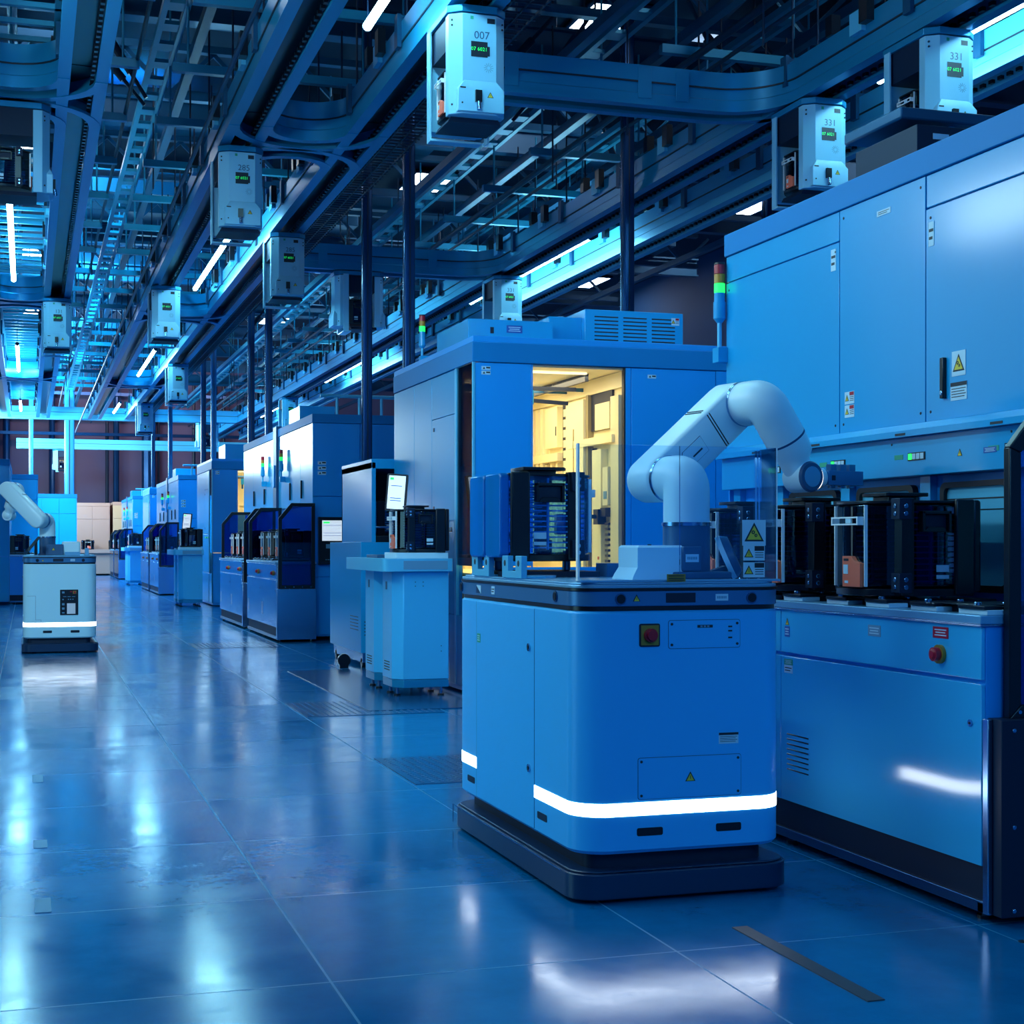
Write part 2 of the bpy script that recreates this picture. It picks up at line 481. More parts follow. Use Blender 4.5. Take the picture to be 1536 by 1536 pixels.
def carrier(loc, rz, label, group=None, src=None):
    src = src or CARRIER
    if src.name not in _used:
        _used[src.name] = 1
        src.location = loc; src.rotation_euler = (0, 0, rz); src['label'] = label
        if group: src['group'] = group
        return src
    return copy_tree(src, loc, rz, label, group)

# ------------------------------------------------------------------ mobile robots
def band(mb, path, z0, z1, th, m=0):
    """strip of height z0..z1 laid on an outline path, th thick outwards (to the right of travel)"""
    n = len(path); rs = []
    for i in range(n):
        a = V((*path[max(0, i - 1)], 0)); b = V((*path[min(n - 1, i + 1)], 0)); d = (b - a).normalized()
        o = V((d.y, -d.x, 0)); p = V((*path[i], 0))
        i0, i1 = p - o * .002, p + o * th
        rs.append([(i0.x, i0.y, z0), (i1.x, i1.y, z0), (i1.x, i1.y, z1), (i0.x, i0.y, z1)])
    mb.rings(rs, m)

def robot_cart(label, pale=False, shield=True, panel=False):
    shell = 'agv_light' if pale else 'agv'
    t = thing('mobile_robot', label, 'mobile robot')
    HX, HY, R = .370, .725, .115
    # bumper
    m = MB('bumper', 'steel_dark')
    m.prism(rrect(-HX - .015, HX + .022, -HY - .005, HY + .01, .10), 'z', .014, .096)
    m.prism(rrect(-HX - .005, HX + .012, -HY + .005, HY, .095), 'z', .096, .104)
    bp = m.build('bumper', t, bevel=.006)
    m = MB('steel')
    m.box(-HX - .0165, -HX - .014, .705, .712, .02, .094).box(-HX - .0165, -HX - .0145, -.60, .70, .090, .094)
    m.build('bumper_edge_strip', bp, smooth=0)
    m = MB('dark', 'black')
    m.prism(rrect(-HX + .05, HX - .06, -HY + .05, HY - .05, .06), 'z', .1, .165)
    m.build('chassis', t)
    for x in (-.26, .26):
        for y in (-.5, .5): MB('black').cyl((x - .02, y, .055), (x + .02, y, .055), .055, 20).build('wheel', t)
    # body shell
    out = rrect(-HX, HX, -HY, HY, R, 10)
    m = MB(shell, 'seam')
    ins = rrect(-HX + .012, HX - .012, -HY + .012, HY - .012, R - .012, 10)
    m.rings([[(*p, .156) for p in ins], [(*p, .168) for p in out], [(*p, .925) for p in out], [(*p, .936) for p in ins]])
    m.box(-HX - .0006, -HX + .01, .4195, .4215, .17, .925, 1).box(-HX - .0006, -HX + .01, -.2875, -.2855, .17, .925, 1)
    body = m.build('body_shell', t)
    # side door
    m = MB(shell); m.box(-HX - .0012, -HX + .004, -.284, .418, .17, .925)
    door = m.build('side_door', t, bevel=.001)
    for z in (.789, .37):
        m = MB('steel', 'black')
        m.cyl((-HX - .001, -.232, z), (-HX - .006, -.232, z), .014, 16).cyl((-HX - .006, -.232, z), (-HX - .008, -.232, z), .007, 10, m=1)
        m.build('door_lock', door)
    sticker('green', frame((-HX - .0015, .385, .785), AISLE), .04, .034, door, 'green_label')
    # light strips
    i0 = [k for k, p in enumerate(out)]
    path1 = [(-HX, -.286)] + out[0:11] + out[11:22] + [(HX, -.286)]
    m = MB('led'); band(m, path1, .277, .319, .0012); m.build('light_strip', t)
    path2 = out[30:33] + out[33:44] + [(-HX, .42)]
    m = MB('led'); band(m, path2, .277, .319, .0012); m.build('light_strip', t)
    # bumper sensor windows
    def slot(T, w, h):
        m = MB('black', 'dark'); m.T = T
        m.prism(rrect(-w / 2, w / 2, -h / 2, h / 2, .006, 3), 'y', -.0015, .002)
        return m.build('sensor_window', t)
    slot(frame((-.126, -HY, .224), FRONT), .09, .026); slot(frame((.152, -HY, .224), FRONT), .09, .026)
    slot(frame((-HX, .495, .224), AISLE), .1, .024); slot(frame((-HX, -.37, .224), AISLE), .1, .024)
    # waist band and deck
    m = MB('black'); m.prism(rrect(-HX + .006, HX - .006, -HY + .006, HY - .006, R - .006), 'z', .934, .949); m.build('groove', t)
    m = MB('band', 'steel'); m.prism(rrect(-HX, HX, -HY, HY, R, 10), 'z', .948, .998)
    bd = m.build('sensor_band', t, bevel=.003)
    def eye(T, r):
        m = MB('black', 'steel_dark'); m.T = T
        m.cyl((0, .002, 0), (0, -.004, 0), r, 20, m=1).cyl((0, -.004, 0), (0, -.006, 0), r * .78, 20)
        m.build('sensor_eye', bd)
    eye(frame((-.227, -HY, .972), FRONT), .019); eye(frame((.235, -HY, .972), FRONT), .019)
    eye(frame((-HX, .63, .975), AISLE), .019); eye(frame((-HX, -.508, .975), AISLE), .019)
    m = MB('dark'); m.box(-.07, .035, -HY - .0015, -HY + .01, .958, .99); m.build('grip_recess', bd, bevel=.002)
    m = MB('label', 'steel_dark'); m.box(-HX - .0012, -HX + .01, .36, .42, .956, .988)
    m.prism([(.36, .957), (.42, .957), (.42, .987)], 'x', -HX - .002, -HX - .0012, 1)
    m.build('scanner_window', bd)
    sticker('caution_dark' if False else 'tri', frame((-.172, -HY - .0008, .974), FRONT), .026, .026, bd, 'warning_triangle')
    sticker('code', frame((.128, -HY, .974), FRONT), .045, .022, bd, 'maker_plate')
    sticker('plain', frame((-HX, .2, .974), AISLE), .04, .03, bd, 'rating_label')
    m = MB('black'); m.prism(rrect(-HX - .003, HX + .003, -HY - .003, HY + .003, R), 'z', .998, 1.006); m.build('deck_seal', t)
    m = MB('deck'); m.prism(rrect(-HX, HX, -HY, HY, R), 'z', 1.005, 1.017)
    m.prism(rrect(-HX + .012, HX - .012, -HY + .012, HY - .012, R - .01), 'z', 1.017, 1.024)
    m.build('deck', t, bevel=.003)
    # front access panels
    def access(x0, x1, z0, z1, nm='access_panel'):
        m = MB('seam', shell, 'ink')
        m.prism(rrect(x0, x1, z0, z1, .008, 3), 'y', -HY - .0006, -HY + .004)
        e = .0018
        m.prism(rrect(x0 + e, x1 - e, z0 + e, z1 - e, .007, 3), 'y', -HY - .002, -HY, 1)
        for x in (x0 + .012, x1 - .012):
            for z in (z0 + .013, z1 - .013): m.cyl((x, -HY - .001, z), (x, -HY - .004, z), .0045, 8, m=2)
        return m.build(nm, t)
    if not panel:
        a = access(-.168, .197, .327, .462); tri_sign(frame((.015, -HY - .002, .394), FRONT), .036, a)
        a = access(-.062, .194, .809, .902)
        m = MB('ink', 'label_grey'); m.box(.04, .094, -HY - .0035, -HY - .001, .876, .885, 0)
        for k in range(3): m.box(.05 + .012 * k, .058 + .012 * k, -HY - .004, -HY - .003, .878, .883, 1)
        for z in (.84, .862, .876): m.box(.15, .164, -HY - .0032, -HY - .001, z, z + .005, 0)
        m.build('service_port_label', a)
        m = MB('yellow_dim', 'red', 'dark')
        m.prism(rrect(-.163, -.092, .818, .892, .006, 3), 'y', -HY - .004, -HY + .002, 2)
        m.box(-.158, -.097, -HY - .006, -HY, .823, .887)
        m.cyl((-.1275, -HY - .005, .855), (-.1275, -HY - .02, .855), .022, 20, m=1).cyl((-.1275, -HY - .019, .855), (-.1275, -HY - .03, .855), .016, 20, m=1)
        m.build('emergency_stop', t)
        sticker('text', frame((.152, -HY, .514), FRONT), .07, .036, t, 'rating_label')
    else:
        m = MB('agv_light'); m.prism(rrect(-.006, .19, .39, .67, .008, 3), 'y', -HY - .002, -HY + .004); m.build('panel_frame', t)
        m = MB('black', 'red', 'yellow_dim', 'label_grey', 'screen_grey')
        y0, y1 = -HY - .004, -HY + .002
        m.prism(rrect(.0, .184, .396, .664, .006, 3), 'y', y0, y1)
        e = y0 - .0012
        m.box(.13, .165, e, y0, .62, .65, 2).cyl((.1475, e, .635), (.1475, e - .012, .635), .011, 14, m=1)
        m.box(.1, .122, e, y0, .638, .646, 1).box(.02, .045, e, y0, .625, .645, 3)
        for x in (.03, .075, .12): m.box(x, x + .034, e, y0, .588, .593, 3)
        for x in (.085, .107, .13): m.cyl((x, y0, .562), (x, e, .562), .006, 10, m=3)
        m.cyl((.03, y0, .56), (.03, e, .56), .007, 10, m=3)
        m.box(.07, .155, e, y0, .41, .52, 4)
        for z in (.5, .455, .415): m.box(.02, .045, e, y0, z, z + .022 - .01 * (z < .43), 3)
        m.build('control_panel', t)
        m = MB('seam'); y0, y1 = -HY - .0012, -HY + .002
        pts = [(-.33, .60), (-.245, .60), (-.245, .28 + .07), (-.19, .35), (-.19, .325)]
        for a, b in zip(pts, pts[1:]): m.bar((a[0], y0, a[1]), (b[0], y0, b[1]), .002, .002)
        m.build('panel_seam', t, smooth=0)
    return t

robot = robot_cart('large blue mobile robot with glowing light strip and shielded arm, nearest the camera')
robot.location = (2.03, 5.245, 0)
W0 = V((2.03, 5.245, 0))

# deck fittings of the near robot
def fork(y0, y1, parent):
    m = MB('alu_pale', 'ink')
    x0, x1 = -.362, -.340
    w = (y1 - y0)
    m.prism([(y0, 1.024), (y1, 1.024), (y1, 1.105), (y1 - w * .3, 1.105), (y1 - w * .3, 1.05), (y0 + w * .3, 1.05), (y0 + w * .3, 1.105), (y0, 1.105)], 'x', x0, x1)
    for y in (y0 + w * .15, y1 - w * .15): m.cyl((x0 - .001, y, 1.078), (x1 + .001, y, 1.078), .012, 14, m=1)
    m.box(x1, x1 + .07, y0, y1, 1.024, 1.032)
    m.build('carrier_fork', parent, bevel=.002)
fork(.285, .505, robot); fork(-.115, .115, robot)
m = MB('dark', 'steel_dark'); m.box(-.325, .02, .10, .52, 1.024, 1.045)
for x, y in ((-.27, .16), (-.27, .46), (-.04, .31)): m.cyl((x, y, 1.045), (x, y, 1.082), .016, 14, m=1)
m.build('carrier_seat', robot, bevel=.002)
for y in (-.02, .24): MB('deck').cyl((-.25, y, 1.024), (-.25, y, 1.034), .05, 24).build('deck_boss', robot)
m = MB('band'); m.prism([(.04, .08), (.30, .08), (.30, .16), (.26, .16), (.26, .13), (.12, .13), (.12, .2), (.04, .2)], 'z', 1.024, 1.075); m.build('deck_bracket', robot, bevel=.002)
m = MB('deck'); m.box(-.355, .355, -.70, -.665, 1.024, 1.032); m.build('shield_rail', robot, bevel=.002)
# acrylic shield
ys = -.680
m = MB('clear', 'clear_edge')
m.box(-.352, -.0015, ys - .003, ys + .003, 1.03, 1.468)
sh = m.build('shield_panel', robot, smooth=0)
m = MB('clear_edge'); m.box(-.358, -.352, ys - .006, ys + .012, 1.03, 1.470).build('shield_edge', sh, smooth=0)
m = MB('clear', 'clear_edge')
m.box(.0015, .346, ys - .003, ys + .003, 1.03, 1.468)
sh = m.build('shield_panel', robot, smooth=0)
m = MB('clear'); m.box(.346, .352, ys - .003, ys + .16, 1.03, 1.468).build('shield_return', robot, smooth=0)
m = MB('clear_edge'); m.box(.3465, .3515, ys - .0045, ys - .0032, 1.03, 1.468).build('shield_edge', sh, smooth=0)
for z, k, w, h in ((1.185, 'gear', .085, .085), (1.118, 'caution_dark', .078, .05), (1.062, 'caution_dark', .078, .05)):
    sticker(k, frame((.265, ys - .0035, z), FRONT), w, h, sh, 'warning_label')
m = MB('yellow_dim', 'ink'); m.box(-.06, .005, -.712, -.7105, 1.026, 1.05)
for z in (1.043, 1.035, 1.029): m.box(-.055, 0, -.7126, -.712, z, z + .003, 1)
m.build('caution_label', robot, smooth=0)

# robot arm (parts of the near robot)
def arm(parent, W0, S, al, up, fore, base_z, ring_z, r=.083, tool=True, box_dir=None):
    """S shoulder centre; al axis angle; up (h,z) of upper arm; fore list of (h,z) from forearm head"""
    rr = V((.9529, -.3034, 0)); dd = V((.3034, .9529, 0))
    n = rr * (-cos(al)) + dd * sin(al); h = rr * sin(al) + dd * cos(al); Z = V((0, 0, 1))
    S = V(S) - W0
    B = V((S.x, S.y, 0))
    m = MB('slate', 'steel_dark')
    m.cyl(B + Z * base_z, B + Z * (ring_z - .012), r * 1.02, 32).cyl(B + Z * base_z, B + Z * (base_z + .02), r * 1.25, 32, r1=r * 1.1)
    a = m.build('robot_arm', parent, bevel=.002)
    MB('steel').cyl(B + Z * (ring_z - .013), B + Z * ring_z, r * 1.07, 32).build('base_ring', a)
    def capped(mb, path, rads, seg=28):
        # rounded ends
        P = [V(p) for p in path]; R = list(rads)
        d0 = (P[0] - P[1]).normalized(); d1 = (P[-1] - P[-2]).normalized()
        pre = [(P[0] + d0 * R[0] * .5 * sin(t), R[0] * (1 - .55 * (1 - cos(t)))) for t in (pi / 2, pi / 3, pi / 6)]
        post = [(P[-1] + d1 * R[-1] * .5 * sin(t), R[-1] * (1 - .55 * (1 - cos(t)))) for t in (pi / 6, pi / 3, pi / 2)]
        mb.tube([p for p, _ in pre] + P + [p for p, _ in post], [q for _, q in pre] + R + [q for _, q in post], seg)
    m = MB('enamel'); p = fillet([B + Z * ring_z, S, S + n * .11], .075, 10); m.tube(p, r, 32); m.build('shoulder', a)
    m = MB('seam', 'enamel')
    U0 = S + n * .195; w = (h * up[0] + Z * up[1]); U1 = U0 + w; L = w.length; w.normalize()
    MB('steel').cyl(S + n * .10, S + n * .112, r * 1.03, 32).build('shoulder_ring', a)
    # upper arm: stadium-section beam between two round joint housings
    th = .078
    side = w.cross(n).normalized()
    def stadium(off, rad):
        pts = []
        for i in range(17):
            q = pi / 2 + pi * i / 16; pts.append(U0 + n * off + (w * cos(q) + side * sin(q)) * rad)
        for i in range(17):
            q = -pi / 2 + pi * i / 16; pts.append(U1 + n * off + (w * cos(q) + side * sin(q)) * rad)
        return pts
    m = MB('enamel')
    m.rings([stadium(-th, r * .86), stadium(-th * .92, r * .95), stadium(-th * .7, r * 1.02), stadium(th * .6, r * 1.02), stadium(th * .9, r * .93), stadium(th, r * .8)])
    up_o = m.build('upper_arm', a, smooth=50)
    m = MB('ink', 'seam')
    rad = r * 1.03
    for fr in (.64, .665):
        c = U0 + w * (L * fr)
        m.rings([[c + w * e + n * (cos(q) * th * 1.01) + side * (sin(q) * rad * 1.005) for q in [2 * pi * i / 4 + pi / 4 for i in range(4)]] for e in (-.002, .002)]) if False else None
        for sgn in (-1, 1):
            m.bar(c + side * sgn * rad - n * th * .68, c + side * sgn * rad + n * th * .58, .004, .003, up=side)
        m.bar(c - n * (th + .0005) - side * rad * .85, c - n * (th + .0005) + side * rad * .85, .004, .002, up=n)
    m.build('arm_seam', up_o, smooth=0)
    m = MB('seam', 'enamel', 'ink')
    c = U0 + w * (L * .36) - n * (th + .001)
    for e, hh, ww, mi in ((.0, .052, .034, 0), (-.0012, .0505, .0325, 1)):
        m.rings([[c + n * (e + q) + w * a_ + side * b_ for a_, b_ in ((-hh * 1.2, -ww * .6), (-hh * .9, -ww), (hh, -ww), (hh, ww), (-hh, ww), (-hh * 1.2, ww * .7))] for q in (0, -.0012)], mi)
    m.bar(c - n * .0032 - w * .022 - side * .008, c - n * .0032 + w * .03 - side * .008, .006, .002, 2, up=n)
    m.build('cover_plate', up_o, smooth=0)
    F0 = U1 - n * .20
    MB('steel').cyl(U1 - n * (th - .006), U1 - n * (th + .008), r * 1.03, 32).build('elbow_ring', a)
    q0 = h * fore[0][0] + Z * fore[0][1]; F1 = F0 + q0; q1 = h * fore[1][0] + Z * fore[1][1]; F2 = F1 + q1
    p = fillet([U1 - n * (th + .005), F0, F1], .12, 12)
    k = len(p); m = MB('enamel'); m.tube(p, [r * (1 - .10 * max(0, i / (k - 1) - .3)) for i in range(k)], 32); m.build('forearm', a)
    qn = q0.normalized()
    MB('seam').cyl(F1 - qn * .004, F1 + qn * .004, r * .94, 32).build('forearm_ring', a)
    m = MB('enamel')
    m.tube([F1, F1 + qn * .03, F1 + qn * .06 + q1 * .06, F1 + q1 * .6, F2 - q1 * .05], [r * .93, r * .92, r * .86, r * .68, r * .60], 32)
    m.ball(F2, r * .70, 20)
    m.build('wrist', a, smooth=60)
    # wrist head with end cap, axis along -n
    hd = F2
    m = MB('enamel', 'slate', 'deck', 'ink')
    m.cyl(hd + n * .035, hd - n * .058, r * .70, 32, m=0).cyl(hd - n * .058, hd - n * .068, r * .70, 32, r1=r * .62, m=1).cyl(hd - n * .0675, hd - n * .070, r * .46, 28, m=2)
    m.build('wrist_cap', a)
    if tool:
        t0 = hd + h * .058
        m = MB('enamel'); m.cyl(hd, t0, r * .52, 28); m.build('wrist_flange', a)
        m = MB('led_arm'); m.cyl(t0, t0 + h * .012, r * .58, 28); m.build('light_ring', a)
        m = MB('enamel', 'led_arm'); m.cyl(t0 + h * .012, t0 + h * .045, r * .54, 28, r1=r * .45); m.build('tool_flange', a)
        g0 = t0 + h * .045
        m = MB('band', 'dark', 'steel')
        m.cyl(g0 - h * .005, g0 + h * .02, .022, 20, m=2)
        m.bar(g0 + h * .015, g0 + h * .19, .05, .055, 0, up=Z)
        m.bar(g0 + h * .03, g0 + h * .05, .052, .02, 1, up=Z)
        g = m.build('gripper', a, bevel=.002)
        for fr in (.05, .10, .145):
            c = g0 + h * fr
            m = MB('band', 'dark'); m.bar(c + Z * .025, c + Z * .053, .026, .03, 0, up=h); m.build('gripper_jaw', g, bevel=.001)
            m = MB('steel', 'dark'); m.bar(c - Z * .026, c - Z * .038, .02, .022, 0, up=h); m.build('gripper_pad', g, bevel=.001)
    return a, B
a, B = arm(robot, W0, (2.25, 5.004, 1.385), radians(60), (.355, .290), [(.098, -.135), (.072, -.142)], 1.024, 1.225)
# base housing, maker plate, lens cover beside the column
m = MB('enamel', 'ink')
q0 = [(-.23, -.30), (.055, -.32), (.055, -.15), (-.23, -.13)]
x0, x1, y0, y1 = B.x - .235, B.x - .06, B.y - .10, B.y + .08
m.rings([[(x0 - .02, y0 - .012, 1.024), (x1, y0 - .012, 1.024), (x1, y1, 1.024), (x0 - .02, y1, 1.024)],
         [(x0 - .012, y0 - .008, 1.04), (x1, y0 - .008, 1.04), (x1, y1, 1.04), (x0 - .012, y1, 1.04)],
         [(x0 + .005, y0, 1.065), (x1, y0, 1.065), (x1, y1, 1.065), (x0 + .005, y1, 1.065)],
         [(x0 + .005, y0, 1.135), (x1, y0, 1.135), (x1, y1, 1.135), (x0 + .005, y1, 1.135)],
         [(x0 + .015, y0 + .01, 1.143), (x1, y0 + .01, 1.143), (x1, y1, 1.143), (x0 + .015, y1, 1.143)]])
m.cyl((x0 + .06, y0 + .025, 1.142), (x0 + .06, y0 + .025, 1.147), .007, 10, m=1)
m.build('arm_base_housing', a, smooth=30)
m = MB('slate'); m.box(B.x - .065, B.x + .01, B.y - .115, B.y, 1.05, 1.14); m.box(B.x - .10, B.x + .12, B.y - .125, B.y + .1, 1.024, 1.05); m.build('connector_block', a, bevel=.006)
sticker('code', frame((B.x - .03, B.y - .1155, 1.098), FRONT), .05, .028, a, 'maker_plate')
m = MB('enamel', 'slate')
c = V((B.x + .15, B.y - .02, 1.10)); ax = V((.84, -.45, .42)).normalized()
m.cyl(c - ax * .012, c + ax * .006, .082, 32, m=0).cyl(c + ax * .006, c + ax * .03, .082, 32, r1=.068, m=1)
m.bar((B.x + .09, B.y, 1.03), (B.x + .15, B.y - .01, 1.05), .05, .04, 1)
m.build('joint_cover', a)

carrier((1.872, 5.555, 1.083), pi, 'clear blue wafer carrier riding on the deck of the nearest mobile robot', src=CARRIER_BLUE)

# ------------------------------------------------------------------ tools
def signal_tower(parent, x, y, z, short=False):
    """lamp column on a bracket; z is the bracket height"""
    k = .55 if short else 1.
    m = MB('paint', 'alu_pale', 'black')
    m.box(x - .02, x + .055, y - .01, y + .055, z, z + .07).cyl((x, y + .02, z + .07), (x, y + .02, z + .07 + .12 * k), .011, 12, m=1)
    m.cyl((x, y + .02, z + .07 + .12 * k), (x, y + .02, z + .09 + .12 * k), .014, 12, r1=.030, m=0)
    m.cyl((x, y + .02, z + .09 + .12 * k), (x, y + .02, z + .17 + .12 * k), .030, 16, m=0)
    tw = m.build('signal_tower', parent)
    z0 = z + .17 + .12 * k
    for nm, mt, lo in (('signal_base', 'paint', 0), ('green_lamp', 'green', 1), ('amber_lamp', 'amber', 2), ('red_lamp', 'red', 3)):
        MB(mt).cyl((x, y + .02, z0 + lo * .045), (x, y + .02, z0 + lo * .045 + .043), .026, 16).build(nm, tw)
    MB('black').cyl((x, y + .02, z0 + .18), (x, y + .02, z0 + .188), .026, 16).build('tower_cap', tw)
    return tw

def tower_door(t, y0, y1, z0, z1, mat='paint', x=0., handle=None):
    m = MB(mat, 'ink'); m.box(x, x + .018, y0, y1, z0, z1)
    for yy in (y0 + .03, y1 - .03):
        for zz in (z0 + .035, z1 - .035): m.cyl((x + .001, yy, zz), (x - .002, yy, zz), .006, 8, m=1)
    d = m.build('door_panel', t, bevel=.003)
    if handle:
        hy, hz = handle
        m = MB('black', 'steel'); m.box(x - .016, x + .002, hy - .011, hy + .011, hz - .075, hz + .075).cyl((x - .012, hy, hz - .055), (x - .019, hy, hz - .055), .009, 12, m=1)
        m.build('door_handle', d, bevel=.003)
    return d

def guard(parent, y, x0=.02):
    """chamfered tinted end guard standing in the plane y, from the aisle edge inwards"""
    out = [(x0, .62), (.45, .62), (.45, 1.62), (x0 + .15, 1.62), (x0, 1.44)]
    w = .042
    inn = [(x0 + w, .62 + w), (.45 - w, .62 + w), (.45 - w, 1.62 - w), (x0 + .15 + w * .5, 1.62 - w), (x0 + w, 1.44 - w * .4)]
    m = MB('black', 'steel')
    for i in range(5):
        a, b, c, d = out[i], out[(i + 1) % 5], inn[(i + 1) % 5], inn[i]
        m.prism([a, b, c, d], 'y', y - .016, y + .016)
    g = m.build('end_guard', parent, bevel=.004)
    MB('tint').prism(inn, 'y', y - .003, y + .003).build('guard_glass', g, smooth=0)
    m = MB('steel'); 
    for x in (.1, .2, .3, .4): m.cyl((x, y - .016, .641), (x, y - .02, .641), .006, 8)
    m.build('guard_screw', g)
    return g

def load_port(label, loc, L, ports, detail=True, steel=False, end_box=True, group=None, vents=True, far_guard=False):
    """cabinet with carrier ports; local x runs away from the aisle, y along it"""
    t = thing('load_port', label, 'load port', loc, 0, group)
    P = 'steel' if steel else 'paint'
    m = MB('paint2' if not steel else 'steel', 'steel_dark'); m.box(.014, .46, .0, L, .17, .905)  # deeper paint darkens the end face, its shade put into the colour
    m.build('cabinet_body', t, bevel=.003)
    n = max(1, round(L / 1.3)); w = L / n
    for k in range(n):
        y0, y1 = k * w + .003, (k + 1) * w - .003
        m = MB(P if steel else 'gloss'); m.box(0, .014, y0, y1, .735, .898); up = m.build('upper_panel', t, bevel=.003)
        m = MB(P if steel else 'gloss', 'black')
        m.box(0, .014, y0, y1, .172, .722)
        if vents:
            vy = y1 - .13
            for i in range(8): m.box(-.0008, .004, vy - .085, vy + .085, .29 + i * .019, .297 + i * .019, 1)
        d = m.build('front_door', t, bevel=.003)
        m = MB('steel', 'ink'); m.cyl((.001, y0 + .055, .60), (-.005, y0 + .055, .60), .011, 12).cyl((-.004, y0 + .055, .60), (-.007, y0 + .055, .60), .004, 8, m=1)
        m.build('door_lock', d)
        m = MB('black', 'red', 'yellow_dim')
        cy, cz = y0 + .215, .80
        m.cyl((.001, cy, cz), (-.012, cy, cz), .030, 20, m=2).cyl((-.012, cy, cz), (-.030, cy, cz), .022, 20, m=1).cyl((-.03, cy, cz), (-.036, cy, cz), .018, 20, r1=.012, m=1)
        m.build('emergency_button', up)
        if detail:
            F = lambda y, z: frame((-.0003, y, z), AISLE)
            sticker('redplate', F(cy, .868), .085, .036, up, 'red_label'); sticker('greyplate', F(y0 + .61, .852), .08, .038, up, 'name_plate')
            sticker('blue', F(y1 - .05, .815), .038, .04, up, 'blue_label'); tri_sign(F(y1 - .05, .852), .03, up)
            sticker('green', F(y1 - .06, .70), .065, .022, d, 'green_label'); sticker('plain', F(y1 - .06, .673), .065, .03, d, 'rating_label')
    m = MB('deck', 'steel'); m.box(-.012, .47, -.01, L + .005, .905, .932); m.box(-.012, .47, -.01, L + .005, .898, .905, 1)
    m.build('worktop', t, bevel=.005)
    m = MB('dark'); m.box(.02, .45, .01, L - .01, .062, .168); m.build('kick_plate', t)
    m = MB('steel_dark', 'steel'); m.box(.004, .03, .0, L, .03, .064).box(.004, .46, 0, .03, .03, .06).box(.004, .46, L - .03, L, .03, .06)
    m.build('base_frame', t, bevel=.002)
    for fx in (.05, .42):
        for fy in (.06, L * .5, L - .06):
            m = MB('steel', 'black'); m.cyl((fx, fy, .008), (fx, fy, .034), .008, 10).cyl((fx, fy, 0), (fx, fy, .01), .022, 14, m=1)
            m.build('foot', t)
    for py in ports:
        m = MB('black', 'steel', 'label')
        m.box(.07, .45, py - .19, py + .19, .932, .957)
        for dx, dy in ((.14, -.12), (.14, .12), (.36, 0)): m.cyl((dx, dy + py, .957), (dx, dy + py, .968), .011, 12, m=1)
        m.box(.035, .12, py - .15, py + .15, .957, .962)
        pp = m.build('port_plate', t, bevel=.003)
        for dy in (-.135, .135):
            m = MB('label', 'black', 'steel'); m.box(.012, .085, py + dy - .075, py + dy + .075, .932, .948).box(.005, .07, py + dy - .07, py + dy + .07, .948, .960, 1)
            m.cyl((.03, py + dy, .955), (.03, py + dy, .97), .012, 12, m=2)
            m.build('locating_pad', pp, bevel=.002)
    if end_box:
        m = MB('steel', 'dark', 'steel_dark')
        if steel: m.box(.0, .46, -.06, -.004, .03, .62)
        else:
            m.box(.0, .016, -.03, -.002, .03, .62); m.box(.016, .46, -.075, -.004, .03, .622, 1)
            for z in (.59, .3, .05): m.cyl((.06, -.074, z), (.06, -.079, z), .008, 8)
        m.build('end_box', t, bevel=.003)
        guard(t, -.03, x0=.02 if steel else .065)
        if far_guard: guard(t, L - .02)
    return t

# --- nearest tool, right of the near robot
lp = load_port('nearest blue load port cabinet, right of the near robot, with red stop button', (2.75, 3.95, 0), 2.58, [.20, .75, 1.35, 1.93])
carrier((2.915, 4.70, .969), 0, 'black wafer carrier on nearest load port, right of gripper, full coral side tag showing')
carrier((2.915, 5.30, .969), 0, 'black wafer carrier on nearest load port, second from right, lit cyan slots')
carrier((2.915, 5.88, .969), 0, 'dark wafer carrier on nearest load port, seen through the acrylic shield')

